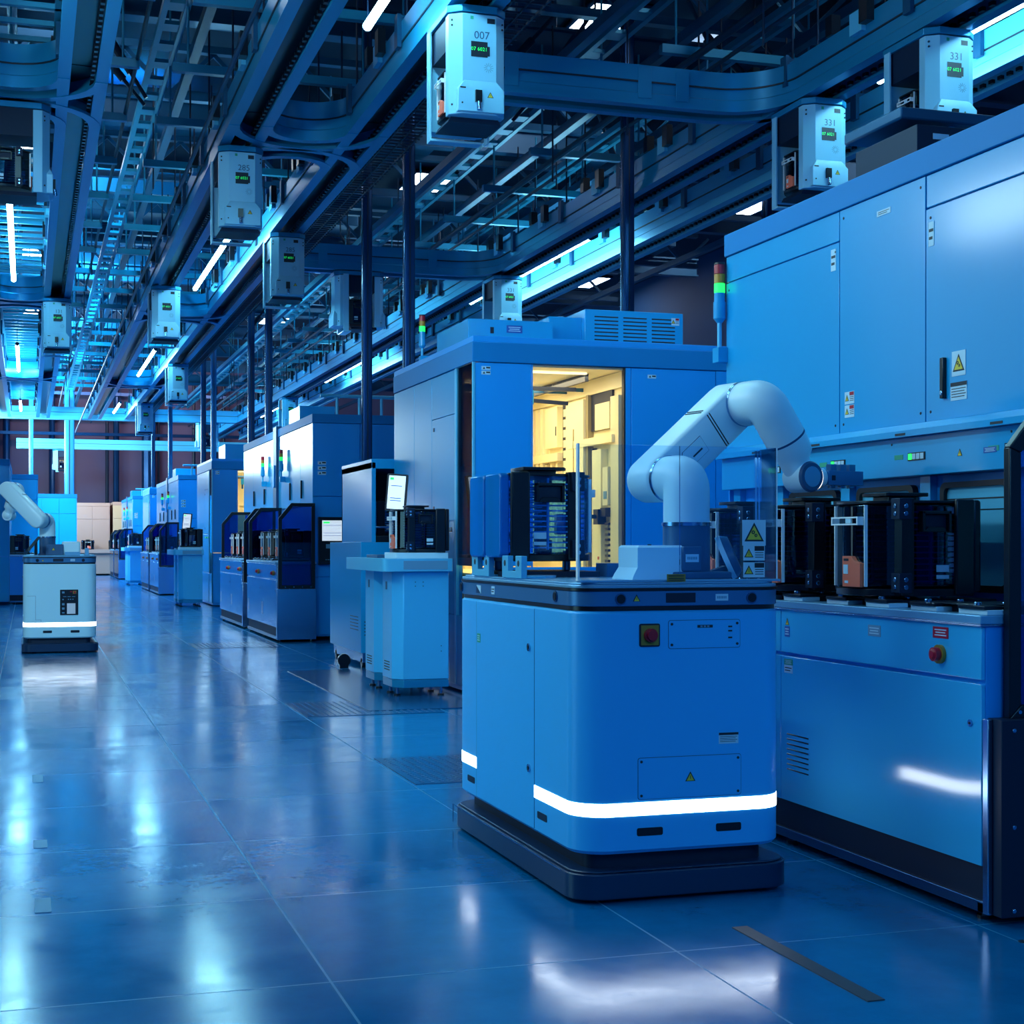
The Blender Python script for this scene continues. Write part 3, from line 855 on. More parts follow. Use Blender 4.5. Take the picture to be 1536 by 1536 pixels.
def make_tool_near():
    t = thing('process_tool', 'tall blue-panelled process tool standing behind the nearest load port', 'process tool', (3.2, 3.9, 0))
    L, D = 2.76, 2.0
    m = MB('paint2', 'steel_dark'); m.box(.02, D, 0, L, 1.58, 2.60).box(.12, D, 0, L, .06, 1.58)
    m.build('carcass', t)
    m = MB('fascia'); m.box(-.006, D, -.004, L + .006, 2.527, 2.632); m.build('top_fascia', t, bevel=.004)
    T = lambda y, z: frame((-.0006, y, z), AISLE)
    for (y0, y1) in ((1.685, 2.752), (0, 1.043)):
        m = MB('paint'); m.box(0, .018, y0, y1, 2.402, 2.523); m.build('upper_panel', t, bevel=.003)
    d = tower_door(t, 1.685, 2.752, 1.604, 2.396)
    sticker('plain', T(1.73, 2.33), .04, .09, d, 'rating_label')
    sticker('plain', T(2.10, 1.62), .07, .05, d, 'rating_label') if False else None
    d = tower_door(t, 1.052, 1.679, 1.604, 2.523)
    for z in (1.745, 1.69): sticker('caution', T(1.60, z), .075, .05, d)
    sticker('plain', T(1.34, 2.45), .1, .022, d, 'name_plate')
    d = tower_door(t, 0, 1.046, 1.604, 2.396, handle=(.925, 1.755))
    sticker('gear', T(.835, 1.80), .085, .09, d); sticker('text', T(.835, 1.70), .10, .065, d, 'notice_label')
    sticker('plain', T(1.01, 2.30), .035, .09, d, 'rating_label')
    m = MB('paint', 'ink'); m.prism([(-.055, 1.552), (.02, 1.552), (.02, 1.600), (-.03, 1.600), (-.055, 1.575)], 'y', 0, L)
    for y in (.5, 1.1, 1.75, 2.3): m.box(-.0565, -.05, y, y + .07, 1.557, 1.566, 1)
    m.build('ledge', t)
    m = MB('paint', 'ink', 'label_green', 'green', 'label', 'label_blue')
    m.box(-.02, .06, 0, L, 1.405, 1.552)
    for y in (.5, 1.25, 2.0): m.cyl((-.019, y, 1.53), (-.0225, y, 1.53), .005, 8, m=1)
    f = m.build('indicator_fascia', t, bevel=.002)
    for y0 in (.42, 1.02, 1.6, 2.16):
        m = MB('black', 'green', 'label', 'label_green'); m.box(-.023, -.019, y0, y0 + .115, 1.462, 1.492)
        for k in range(4): m.box(-.025, -.022, y0 + .006 + k * .027, y0 + .028 + k * .027, 1.466, 1.488, 1 if k == 3 and y0 != .42 else 2)
        m.box(-.0215, -.019, y0 + .15, y0 + .21, 1.470, 1.488, 3)
        m.build('indicator_strip', f, smooth=0)
    tri_sign(frame((-.0205, .80, 1.475), AISLE), .03, f); sticker('blue', frame((-.0205, .62, 1.475), AISLE), .075, .02, f, 'blue_label')
    # port openings
    m = MB('paint2', 'paint', 'steel'); m.box(.06, .14, 0, L, .933, 1.405)
    for y in (-.0 + .03, .52, 1.10, 1.69, 2.27, 2.70): m.box(.03, .07, y - .035, y + .035, .933, 1.405, 1)
    m.build('port_wall', t, bevel=.002)
    for y in (.25, .80, 1.40, 1.98):
        m = MB('black', 'alu_pale', 'alu')
        pl = rrect(y - .21, y + .21, .975, 1.375, .03, 4); q = rrect(y - .185, y + .185, 1.0, 1.355, .02, 4)
        n = len(pl)
        for i in range(n):
            j = (i + 1) % n
            m.prism([pl[i], pl[j], q[j], q[i]], 'x', .035, .06)
        m.box(.05, .062, y - .19, y + .19, .99, 1.36, 1)
        m.box(.047, .05, y - .19, y + .19, 1.31, 1.314, 0).box(.047, .05, y - .19, y + .19, 1.27, 1.273, 0)
        m.build('port_door', t, bevel=0)
    m = MB('paint2', 'ink'); m.box(.02, D, L - .004, L + .006, .1, 2.52); m.build('end_panel', t)
    s = sticker('plain', T(2.715, 2.565), .05, .05, t, 'bay_label')
    signal_tower(t, -.03, L - .015, 2.02)
    return t
tool_near = make_tool_near()
# things on the roof of the near tool
m = MB('paint', 'alu', 'steel_dark')
t = thing('roof_shelf', 'flat blue shelf on posts on the roof of the nearest tool', 'shelf', (3.2, 3.9, 2.632))
m = MB('truss'); m.box(.52, 1.95, 2.05, 2.55, .42, .475); m.build('shelf_board', t, bevel=.01)
for x in (.82, 1.9):
    for y in (2.12, 2.5): MB('alu').box(x - .016, x + .016, y - .016, y + .016, 0, .42).build('post', t)
t = thing('controller_box', 'black controller box with white label on the nearest tool roof under shelf', 'controller box', (3.2, 3.9, 2.632))
m = MB('dark', 'black'); m.box(.52, .82, 1.92, 2.44, 0, .36); m.build('box_housing', t, bevel=.003)
m = MB('black'); m.box(.55, .79, 1.916, 1.922, .08, .24); m.build('vent_panel', t)
m = MB('label'); m.box(.60, .68, 1.917, 1.921, .30, .325); m.build('maker_label', t)

# --- middle tool with the lit yellow bay
def make_tool_lit(label, loc, L=2.56, D=3.4, lit=True, group=None, lamp_e=60):
    t = thing('process_tool', label, 'process tool', loc, 0, group)
    m = MB('fascia'); m.box(-.008, D, -.008, L, 2.505, 2.655); m.build('top_fascia', t, bevel=.005)
    m = MB('paint2'); m.box(-.001, D, 0, L, 2.655, 2.70); m.build('roof_lip', t, bevel=.003)
    wx0, wx1 = .47, 1.21
    # front face panels (towards -y)
    def fp(x0, x1, z0, z1, mat='paint2', nm='front_panel'):
        m = MB(mat); m.box(x0, x1, 0, .02, z0, z1); return m.build(nm, t, bevel=.003)
    p = fp(.012, wx0 - .012, .98, 2.50); 
    for z in (2.46, 2.425): sticker('pair', frame((.10, -.0004, z), FRONT), .07, .028, p)
    fp(.0, wx0 - .012, .06, .97)
    fp(wx0, wx1 + .01, .06, .97)
    p = fp(wx1 + .06, 1.98, .98, 2.50); sticker('pair', frame((1.44, -.0004, 2.44), FRONT), .07, .028, p)
    fp(wx1 + .06, 1.98, .06, .97)
    m = MB('paint2', 'ink'); m.box(1.985, D, 0, .02, .06, 2.50)
    for i in range(9):
        for k in range(8): m.box(2.06 + i * .032, 2.078 + i * .032, -.001, .004, 2.13 + k * .034, 2.149 + k * .034, 1)
    m.build('vented_panel', t, smooth=0)
    # posts of the opening
    m = MB('paint2', 'ink'); m.box(wx1 + .012, wx1 + .055, 0, .03, .06, 2.50).box(wx0 - .01, wx0, 0, .02, .06, 2.5); m.box(wx1, wx1 + .012, .002, .05, .06, 2.5, 1)
    m.build('opening_post', t)
    # aisle face
    def ap(y0, y1, z0, z1, nm='side_panel', mat='paint'):
        m = MB(mat); m.box(0, .02, y0, y1, z0, z1); return m.build(nm, t, bevel=.003)
    gy0, gy1 = .02, .46
    m = MB('alu_pale'); m.box(-.004, .02, 0, gy0, .06, 2.505).box(-.004, .02, gy1, gy1 + .045, .06, 2.505); m.build('corner_post', t, bevel=.002)
    a = gy1 + .05
    ap(a, a + .70, 2.16, 2.50); p = ap(a, a + .70, 1.33, 2.155)
    m = MB('ink'); m.box(-.003, .001, a + .62, a + .65, 1.42, 1.45).box(-.003, .001, a + .62, a + .65, 2.06, 2.09); m.build('panel_catch', p)
    ap(a + .705, a + 1.3, 1.33, 2.50); ap(a + 1.305, L, 1.33, 2.50)
    p = ap(a, L, .60, 1.325)
    for y0 in (a + .08, a + .42):
        m = MB('black', 'green', 'red', 'label_grey'); m.box(-.003, .001, y0, y0 + .22, 1.24, 1.275)
        for k in range(6): m.box(-.005, -.002, y0 + .012 + k * .035, y0 + .03 + k * .035, 1.248, 1.268, 1 if k in (2, 3) else 2 if k == 5 else 3)
        m.build('indicator_strip', p, smooth=0)
    p = ap(0, L, .06, .595); tri_sign(frame((-.001, .12, .46), AISLE), .075, p)
    m = MB('bronze'); m.box(.006, .012, gy0, gy1, .98, 2.50); m.build('bronze_window', t, smooth=0)
    # carcass behind the panels, leaving the bay hollow
    m = MB('paint2'); m.box(.02, D, L - .03, L, .06, 2.5).box(.02, D, .02, L, .02, .06).box(.02, .06, gy1 + .05, L, .06, 2.5).box(1.99, D, .02, .06, .06, 2.5)
    m.build('carcass', t)
    if lit:
        m = MB('cream', 'cream_dark', 'steel_dark', 'alu', 'ink', 'label_grey')
        bx0, bx1, by1 = .07, 1.24, 2.44
        m.box(bx0, bx1, by1, by1 + .02, .06, 2.5)                                  # back
        m.box(bx1, bx1 + .02, .03, by1, .06, 2.5)                                  # right
        m.box(bx0 - .005, bx0, .52, by1, .06, 2.5)                                  # left
        m.box(bx0, bx1, .03, by1, .90, .92).box(bx0, bx1, .03, by1, 2.485, 2.5)      # floor, top
        bay = m.build('lit_bay', t)
        W_ = bx1
        m = MB('cream', 'cream_dark', 'ink', 'alu', 'label_grey', 'red')
        def wp(y0, y1, z0, z1, d=.02, mi=0, x=W_): m.box(x - d, x, y0, y1, z0, z1, mi)
        wp(.05, 2.4, 2.36, 2.48, .03)
        for y in (2.3, 2.12, 1.98, 1.86): wp(y, y + .07, 1.0, 2.34, .06)
        for y in (2.21, 2.06, 1.93): wp(y - .012, y + .012, 1.0, 2.34, .022, 1)
        wp(1.50, 1.82, 1.98, 2.33, .05); wp(1.44, 2.4, 1.86, 1.93, .07); wp(1.52, 1.535, 2.08, 2.16, .055, 2)
        for y in (1.80, 1.66, 1.52): wp(y, y + .05, 1.0, 1.84, .04)
        wp(1.25, 1.41, .95, 2.34, .03, 2)
        for k in range(15): wp(1.275, 1.385, 1.0 + k * .088, 1.062 + k * .088, .034)
        wp(.80, 1.22, .95, 2.33, .07); wp(1.02, 1.035, 1.1, 2.1, .075, 1)
        wp(.74, .79, .95, 2.36, .05, 1); wp(.28, .74, 2.06, 2.36, .02, 2); wp(.30, .62, 2.06, 2.27, .035)
        wp(.15, 1.15, 1.94, 2.0, .075); wp(.66, .70, .95, 1.92, .04, 2)
        wp(.42, .62, .95, 1.9, .06); wp(.07, .24, .95, 2.3, .05)
        wp(.25, .36, 1.45, 1.75, .07); wp(.27, .33, 1.5, 1.56, .075, 4); wp(.25, .36, 1.36, 1.43, .09, 2)
        for k in range(8): wp(.26, .33, 1.0 + k * .042, 1.02 + k * .042, .062, 2)
        wp(.46, .49, 1.02, 1.045, .063, 5)
        m.build('rack_panels', bay, smooth=0)
        m = MB('cream', 'cream_dark')
        for x in (.15, .3, .45, .62, .78): m.box(x, x + .04, by1 - .05, by1, .92, 2.3)
        m.box(.1, 1.2, by1 - .06, by1, 1.9, 1.96); m.build('back_panels', bay, smooth=0)
        m = MB('alu', 'ink', 'steel_dark')
        m.box(.08, 1.0, .50, .54, 2.36, 2.39, 1).box(.08, 1.22, .9, .93, 2.40, 2.43, 2).box(.08, 1.22, 1.3, 1.33, 2.42, 2.45, 2).box(1.0, 1.03, .3, 1.6, 2.42, 2.48, 1)
        m.cyl((.62, .52, 2.36), (.62, .52, 2.25), .03, 12).cyl((.62, .52, 2.25), (.62, .52, 2.17), .018, 12, m=2)
        m.bar((.62, .7, 2.30), (1.0, .7, 2.28), .03, .03, 1)
        m.build('ceiling_rail', bay)
        m = MB('steel_dark', 'ink', 'alu'); m.bar((.88, .4, 1.37), (1.17, .42, 1.36), .03, .03).box(1.13, 1.20, .36, .46, 1.30, 1.42, 1)
        m.bar((.99, .40, .92), (.99, .40, 1.5), .02, .02, 2).box(.80, 1.0, .40, .46, 1.22, 1.38, 0)
        m.build('handler_arm', bay)
        m = MB('warm_lamp'); m.box(.2, 1.0, .25, .30, 2.47, 2.482); m.build('bay_lamp', bay)
        m = MB('window'); m.box(wx0, wx1, .012, .016, .98, 2.50); m.build('bay_window', t, smooth=0)
        li = bpy.data.lights.new('bay_light', 'AREA'); li.energy = lamp_e; li.color = (1, .80, .45); li.shape = 'RECTANGLE'; li.size = .9; li.size_y = 1.6
        lo = bpy.data.objects.new('bay_light', li); COL.objects.link(lo); lo.parent = t; lo.location = (.62, 1.0, 2.46); lo['kind'] = 'helper'
    return t
tool_mid = make_tool_lit('blue process tool with open yellow-lit bay, in the middle behind the nearest robot', (3.16, 10.88, 0))
# roof units of that tool
t = thing('roof_unit', 'louvred cooling unit on the roof of the yellow-lit tool', 'cooling unit', (3.16, 10.88, 2.70))
m = MB('paint', 'ink'); m.box(1.12, 1.98, .62, 1.6, 0, .34)
for c in range(3):
    for k in range(8): m.box(1.20 + c * .25, 1.41 + c * .25, .6185, .63, .06 + k * .031, .073 + k * .031, 1)
m.build('unit_housing', t, bevel=.004)
m = MB('paint'); m.box(.84, 1.12, .70, 1.6, 0, .28); m.build('side_housing', t, bevel=.004)
sticker('caution', frame((1.91, .618, .27), FRONT), .07, .06, t)
m = MB('green'); m.cyl((1.985, .7, .2), (1.995, .7, .2), .012, 8); m.build('status_lamp', t)
t = thing('roof_unit', 'low control box on the yellow-lit tool roof, left of the cooling unit', 'control box', (3.16, 10.88, 2.70))
m = MB('paint', 'ink'); m.box(.12, .82, .55, 1.5, 0, .21).box(.3, .33, .548, .552, .10, .15, 1); m.build('unit_housing', t, bevel=.004)
sticker('blue', frame((.5, .5495, .14), FRONT), .13, .06, t, 'blue_label')
signal = thing('signal_post', 'signal tower with green lamp on the far edge of the yellow-lit tool roof', 'signal tower', (3.16, 10.88, 2.655))
signal_tower(signal, .06, 1.75, .03, True)

# ------------------------------------------------------------------ further tools along the right of the aisle
def make_tool_tall(label, loc, L=6.0, D=3.0, split=2.75, group=None):
    t = thing('process_tool', label, 'process tool', loc, 0, group)
    m = MB('paint2'); m.box(.02, D, .02, L, .05, 2.57); m.build('carcass', t)
    m = MB('fascia'); m.box(-.006, D, -.006, L, 2.575, 2.68); m.build('top_fascia', t, bevel=.004)
    cols = [(.004, .565), (.575, 1.35), (1.36, 2.1), (2.11, D - .01)]
    for x0, x1 in cols:
        for z0, z1 in ((.07, .745), (.755, 1.70), (1.71, 2.57)):
            m = MB('paint2'); m.box(x0, x1, 0, .02, z0, z1); p = m.build('front_panel', t, bevel=.003)
            if x0 < .1 and z0 < .1: tri_sign(frame((.29, -.001, .55), FRONT), .085, p)
            if x0 < .1 and z0 > 1.7:
                for z in (2.1, 2.04, 1.98): sticker('pair', frame((.11, -.001, z), FRONT), .1, .04, p)
            if .5 < x0 < .6 and .7 < z0 < .8: sticker('greyplate', frame((.66, -.001, 1.62), FRONT), .05, .05, p, 'number_plate')
    # operator console
    m = MB('black', 'dark', 'label_grey'); m.box(.06, .51, -.07, 0, .90, 1.46); m.box(.075, .49, -.074, -.07, .915, .93, 1)
    for k in range(14): m.box(.14 + k * .025, .155 + k * .025, -.078, -.07, .952, .962, 2)
    m.box(.145, .25, -.073, -.07, 1.09, 1.14, 2)
    c = m.build('operator_console', t, bevel=.006)
    m = MB('screen', 'screen_dim', 'green', 'red'); m.box(.10, .47, -.074, -.069, 1.18, 1.42); m.box(.115, .19, -.0755, -.073, 1.385, 1.405, 2); m.box(.44, .46, -.0755, -.073, 1.25, 1.265, 3)
    for z, x1 in ((1.36, .45), (1.27, .33), (1.24, .38)): m.box(.12, x1, -.0755, -.073, z, z + .004, 1)
    m.build('touch_screen', c, smooth=0)
    # aisle face
    def ap(y0, y1, z0, z1, x=0., mat='paint'):
        m = MB(mat, 'ink'); m.box(x, x + .02, y0, y1, z0, z1)
        return m.build('side_panel', t, bevel=.003)
    for a, b in ((.0, split - .2), (split + .12, L)):
        n = 3 if b - a < 2.8 else 3
        w = (b - a) / n
        for k in range(n):
            y0, y1 = a + k * w + .004, a + (k + 1) * w - .004
            p = ap(y0, y1, 1.60, 2.57)
            if k < 2:
                m = MB('black'); m.box(-.02, .001, y1 - .12, y1 - .10, 1.70, 1.92); m.build('door_handle', p, bevel=.003)
            ap(y0, y1, 1.36, 1.59, .03)
            ap(y0, y1, .06, 1.35, .06, 'paint2')
    m = MB('slate', 'paint2'); m.box(-.03, .05, split - .17, split + .1, 1.62, 2.72).box(-.05, .03, split - .1, split + .04, 1.9, 2.2, 1); m.build('cable_duct', t, bevel=.004)
    # pipe rail on the roof
    m = MB('alu_pale'); m.cyl((.1, .05, 2.90), (D, .05, 2.90), .022, 8)
    for k in range(10): m.cyl((.3 + k * .27, .05, 2.68), (.3 + k * .27, .05, 2.90), .018, 8)
    m.build('roof_pipe_rail', t)
    m = MB('paint', 'slate'); m.box(.05, .5, 1.2, 2.0, 2.68, 2.88); m.build('roof_box', t, bevel=.004)
    signal_tower(t, -.05, split + .9, 1.95, True)
    signal_tower(t, -.05, split - .75, 1.95, True)
    return t

def tall_group(Y, word, first=None):
    """tall tool with its two steel load ports and carriers"""
    if first is None:
        tl = make_tool_tall('tall blue tool with touch screen, ' + word, (3.2, Y, 0))
        a = load_port('nearer steel load port at the tall tool ' + word, (2.75, Y - .12, 0), 2.45, [.55, 1.15, 1.75], False, True, far_guard=True, vents=True)
        b = load_port('farther steel load port at the tall tool ' + word, (2.75, Y + 2.85, 0), 2.45, [.55, 1.15, 1.75], False, True, far_guard=True, vents=True)
    else:
        tl = copy_tree(first[0], (3.2, Y, 0), 0, 'tall blue tool with touch screen, ' + word)
        a = copy_tree(first[1], (2.75, Y - .12, 0), 0, 'nearer steel load port at the tall tool ' + word)
        b = copy_tree(first[2], (2.75, Y + 2.85, 0), 0, 'farther steel load port at the tall tool ' + word)
    for base, w2 in ((Y - .12, 'nearer'), (Y + 2.85, 'farther')):
        for p in (.55, 1.15, 1.75):
            carrier((3.015, base + p - .05, .969), 0, 'wafer carrier on the %s steel port, %s' % (w2, word), 'carriers on the steel load ports ' + word)
    return tl, a, b
G1 = tall_group(17.8, 'left of the yellow-lit tool')
G2 = tall_group(34.6, 'in the distance, behind the second lit-window tool', G1)
G3 = tall_group(50.2, 'at the far end of the right row', G1)

lit2 = make_tool_lit('distant blue tool with a narrow strip of lit yellow window, fourth along the right row', (3.2, 28.1, 0), lamp_e=50)
lit3 = make_tool_lit('farthest blue tool of the lit-window kind, near the end of the right row', (3.2, 43.0, 0), lit=False)
t = thing('roof_unit', 'small pale box on the roof of the distant narrow-window tool', 'control box', (3.2, 28.1, 2.70))
m = MB('paint'); m.box(.3, 1.1, .5, 1.5, 0, .3); m.build('unit_housing', t, bevel=.004)

# carrier stands in front of the lit tools
def stand(label, loc, group=None):
    t = thing('carrier_stand', label, 'carrier stand', loc, 0, group)
    for k, y in enumerate((0, .62)):
        m = MB('stand', 'seam')
        pts = [(.07, y), (.42, y), (.42, y + .40), (0, y + .40), (0, y + .09)]
        m.prism(pts, 'z', .13, .94); pd = m.build('pedestal', t, bevel=.006)
        m = MB('alu'); m.prism([(x * .99 + .003, yy) for x, yy in pts], 'z', .07, .128); m.build('pedestal_skirt', pd, bevel=.003)
        m = MB('ink')
        for i in range(4): m.box(-.0012, .004, y + .16, y + .34, .19 + i * .02, .198 + i * .02)
        m.build('vent', pd, smooth=0)
        m = MB('slate'); m.box(-.0025, .004, y + .24, y + .29, .80, .86); m.build('latch_plate', pd)
        m = MB('ink')
        for x, z in ((.16, .86), (.22, .86), (.16, .83), (.22, .83), (.36, .38), (.36, .34)): m.cyl((x, y + .001, z), (x, y - .002, z), .004, 8)
        m.build('fixing_hole', pd)
        for fx, fy in ((.05, .12), (.37, .05), (.37, .35), (.05, .35)):
            m = MB('steel', 'black'); m.cyl((fx, y + fy, .015), (fx, y + fy, .08), .012, 10).cyl((fx, y + fy, 0), (fx, y + fy, .018), .026, 14, m=1)
            m.build('foot', pd)
    m = MB('alu_pale', 'label_grey', 'slate')
    m.prism(rrect(-.10, .44, -.04, 1.35, (.05, .01, .01, .05), 4), 'z', .94, 1.035)
    m.box(.06, .40, -.0415, -.039, .955, 1.02, 1)
    m.build('table_top', t, bevel=.004)
    m = MB('label', 'slate'); m.box(.02, .42, .02, .42, 1.035, 1.08).box(.0, .4, .58, .98, 1.035, 1.06, 1); m.build('seat_plate', t, bevel=.003)
    return t
st1 = stand('two white pedestals under one tabletop, standing before the yellow-lit tool', (2.60, 11.05, 0))
carrier((2.82, 11.28, 1.08), 0, 'black wafer carrier with coral tag on the stand before the yellow-lit tool')
st2 = copy_tree(st1, (2.60, 28.0, 0), 0, 'distant pedestal stand in front of the narrow-window tool')
carrier((2.82, 28.25, 1.08), 0, 'distant wafer carrier on the stand of the narrow-window tool')
st3 = copy_tree(st1, (2.60, 42.9, 0), 0, 'farthest pedestal stand at the end of the right row')
carrier((2.82, 43.15, 1.08), 0, 'tiny far wafer carrier on the farthest pedestal stand')
# tablet screens
def tablet(label, loc, zf):
    t = thing('tablet_screen', label, 'screen', loc, radians(-18))
    m = MB('black', 'steel'); m.prism(rrect(-.085, .085, -.15, .15, .012, 4), 'y', 0, .025)
    m.build('tablet_case', t).rotation_euler = (radians(-6), radians(4), 0)
    m = MB('screen', 'green', 'screen_dim'); m.box(-.07, .065, -.003, .0, -.135, .135); m.box(-.06, -.03, -.004, -.003, .1, .12, 1)
    for z in (.05, -.05, -.07): m.box(-.05, .04, -.004, -.003, z, z + .006, 2)
    m.build('screen', t).rotation_euler = (radians(-6), radians(4), 0)
    m = MB('steel_dark'); m.bar((0, .03, 0), (0, .1, -.1), .03, .03).bar((0, .1, -.1), (0, .1, zf), .035, .035); m.build('mount_arm', t)
    return t
tablet('small upright tablet screen above the carrier stand of the yellow-lit tool', (2.83, 11.95, 1.56), -.52)
tablet('tiny tablet screen above the distant pedestal stand', (2.83, 28.9, 1.56), -.52)

# stocker between the lit tool and the tall tool
t = thing('stocker', 'open-fronted blue stocker cabinet left of the yellow-lit tool, behind the stand', 'stocker', (2.92, 13.75, 0))
m = MB('paint', 'ink'); m.box(0, 1.2, 0, 1.5, .14, 1.16)
for i in range(5): m.box(-.001, .004, .12, .5, .34 + i * .03, .35 + i * .03, 1).box(.03, .12, -.001, .004, .30 + i * .03, .31 + i * .03, 1)
m.build('cabinet_body', t, bevel=.004)
m = MB('steel'); m.box(.02, 1.18, .02, 1.4, .05, .14); m.build('plinth', t)
m = MB('paint', 'black', 'alu_pale')
m.box(.10, .14, -.0, 1.4, 1.16, 1.90).box(1.1, 1.14, 0, 1.4, 1.16, 1.9).box(.10, 1.14, 0, 1.4, 1.84, 1.93).box(.10, 1.14, 1.36, 1.4, 1.16, 1.9, 1).box(.14, 1.1, .02, 1.36, 1.16, 1.22, 1)
m.build('open_case', t, bevel=.004)
m = MB('steel'); m.cyl((.14, .04, 1.30), (1.1, .04, 1.30), .012, 8); m.build('front_bar', t)
for y in (.08, 1.3):
    m = MB('black'); m.cyl((.02, y, .045), (.06, y, .045), .045, 16); m.build('caster', t)
signal_tower(t, .5, .5, 1.93, True)
carrier((3.30, 14.2, 1.22), pi, 'clear blue wafer carrier inside the open stocker cabinet', src=CARRIER_BLUE)
# low wheel chock beside the stocker
t = thing('wheel_stop', 'black caster stop on the floor beside the stocker cabinet', 'wheel stop', (2.80, 13.85, 0))
m = MB('black'); m.box(-.06, .02, -.02, .02, 0, .05); m.cyl((-.02, -.025, .07), (-.02, .025, .07), .06, 20); m.build('stop_wheel', t)

# ------------------------------------------------------------------ left side of the aisle and the far end
def plain_tool(label, loc, Wd, Dp, Hh, mat='paint2', pan='paint', cols=4, face='y', group=None):
    """cabinet tool, panelled on the face towards -y and on +x"""
    t = thing('process_tool', label, 'process tool', loc, 0, group)
    m = MB(mat); m.box(0, Wd, .02, Dp, .06, Hh - .12); m.build('carcass', t)
    m = MB('fascia' if mat == 'paint2' else mat); m.box(-.006, Wd + .026, -.006, Dp, Hh - .12, Hh); m.build('top_fascia', t, bevel=.004)
    w = Wd / cols
    for k in range(cols):
        for z0, z1 in ((.07, .9), (.91, Hh - .60), (Hh - .59, Hh - .125)):
            m = MB(pan); m.box(k * w + .004, (k + 1) * w - .004, 0, .02, z0, z1); p = m.build('front_panel', t, bevel=.003)
    for k in range(3):
        d = Dp / 3
        m = MB(pan); m.box(Wd, Wd + .02, k * d + .004, (k + 1) * d - .004, .07, Hh - .125); m.build('side_panel', t, bevel=.003)
    return t
plain_tool('dark blue tool at the left edge of the aisle, left of the far mobile robot', (-3.4, 29.8, 0), 3.05, 4.5, 2.72)
t = load_port('left-hand load port with black carriers behind the far mobile robot', (.12, 33.2, 0), 2.9, [.6, 1.3, 2.0], False, False, end_box=False)
t.rotation_euler = (0, 0, pi)
for k, y in enumerate((31.15, 31.85, 32.55)):
    carrier((-.15, y + .02, .969), pi, 'black wafer carrier on the left-hand load port', 'carriers on the left-hand load port')
plain_tool('pale blue panelled tool beyond the far mobile robot, left side', (-3.4, 37, 0), 3.6, 6, 2.75)
plain_tool('bright blue tool with dark slot closing the aisle behind the far robot arm', (-.6, 48.2, 0), 2.0, 4, 2.65)['label']
t = plain_tool('warm beige lit tool at the far end of the aisle, left half', (1.62, 57.2, 0), 1.2, 3, 2.62, 'warmwhite', 'warmwhite', 2)
t = plain_tool('warm beige lit tool at the far end of the aisle, right half', (2.95, 57.2, 0), 1.9, 3, 2.66, 'warmwhite', 'creamdull', 3)
signal_tower(t, .55, -.03, 1.6, True)
for x in (2.05, 3.0):
    carrier((x, 56.7, .93), pi / 2, 'tiny black wafer carrier on the far bench before the beige tools', 'carriers on the far bench')
t = thing('bench', 'far low bench in front of the warm beige tools', 'bench', (1.6, 56.4, 0))
m = MB('warmwhite'); m.box(0, 2.2, 0, .6, .80, .93); m.build('bench_top', t)
m = MB('warmwhite'); m.box(.05, 2.15, .1, .55, .06, .80); m.build('bench_body', t)

# ------------------------------------------------------------------ second mobile robot
robot2 = robot_cart('pale mobile robot far down the aisle, dark control panel on its front', pale=True, panel=True)
robot2.location = (.32, 17.35, 0)
W2 = V((.32, 17.35, 0))
a2, B2 = arm(robot2, W2, (.20, 17.15, 1.395), radians(-80), (.345, .33), [(.06, -.14), (.05, -.13)], 1.024, 1.225, tool=False)
m = MB('slate'); m.box(B2.x - .02, B2.x + .16, B2.y - .14, B2.y + .1, 1.024, 1.14); m.build('connector_block', a2, bevel=.006)
sticker('tri', frame((B2.x + .06, B2.y - .141, 1.09), FRONT), .04, .04, a2, 'warning_triangle')
m = MB('enamel'); m.box(B2.x + .15, B2.x + .34, B2.y - .1, B2.y + .15, 1.024, 1.17); m.build('arm_base_housing', a2, bevel=.02)
m = MB('black', 'steel'); m.bar((B2.x - .22, B2.y - .34, 1.05), (B2.x - .10, B2.y - .30, 1.20), .03, .22, up=(0, 1, 0)); m.bar((B2.x - .12, B2.y - .22, 1.03), (B2.x - .12, B2.y - .26, 1.18), .03, .03); m.build('control_tablet', robot2, bevel=.003)
m = MB('deck'); m.box(.05, .2, -.65, -.55, 1.024, 1.06).box(.26, .30, -.5, -.4, 1.024, 1.10); m.build('deck_bracket', robot2, bevel=.002)

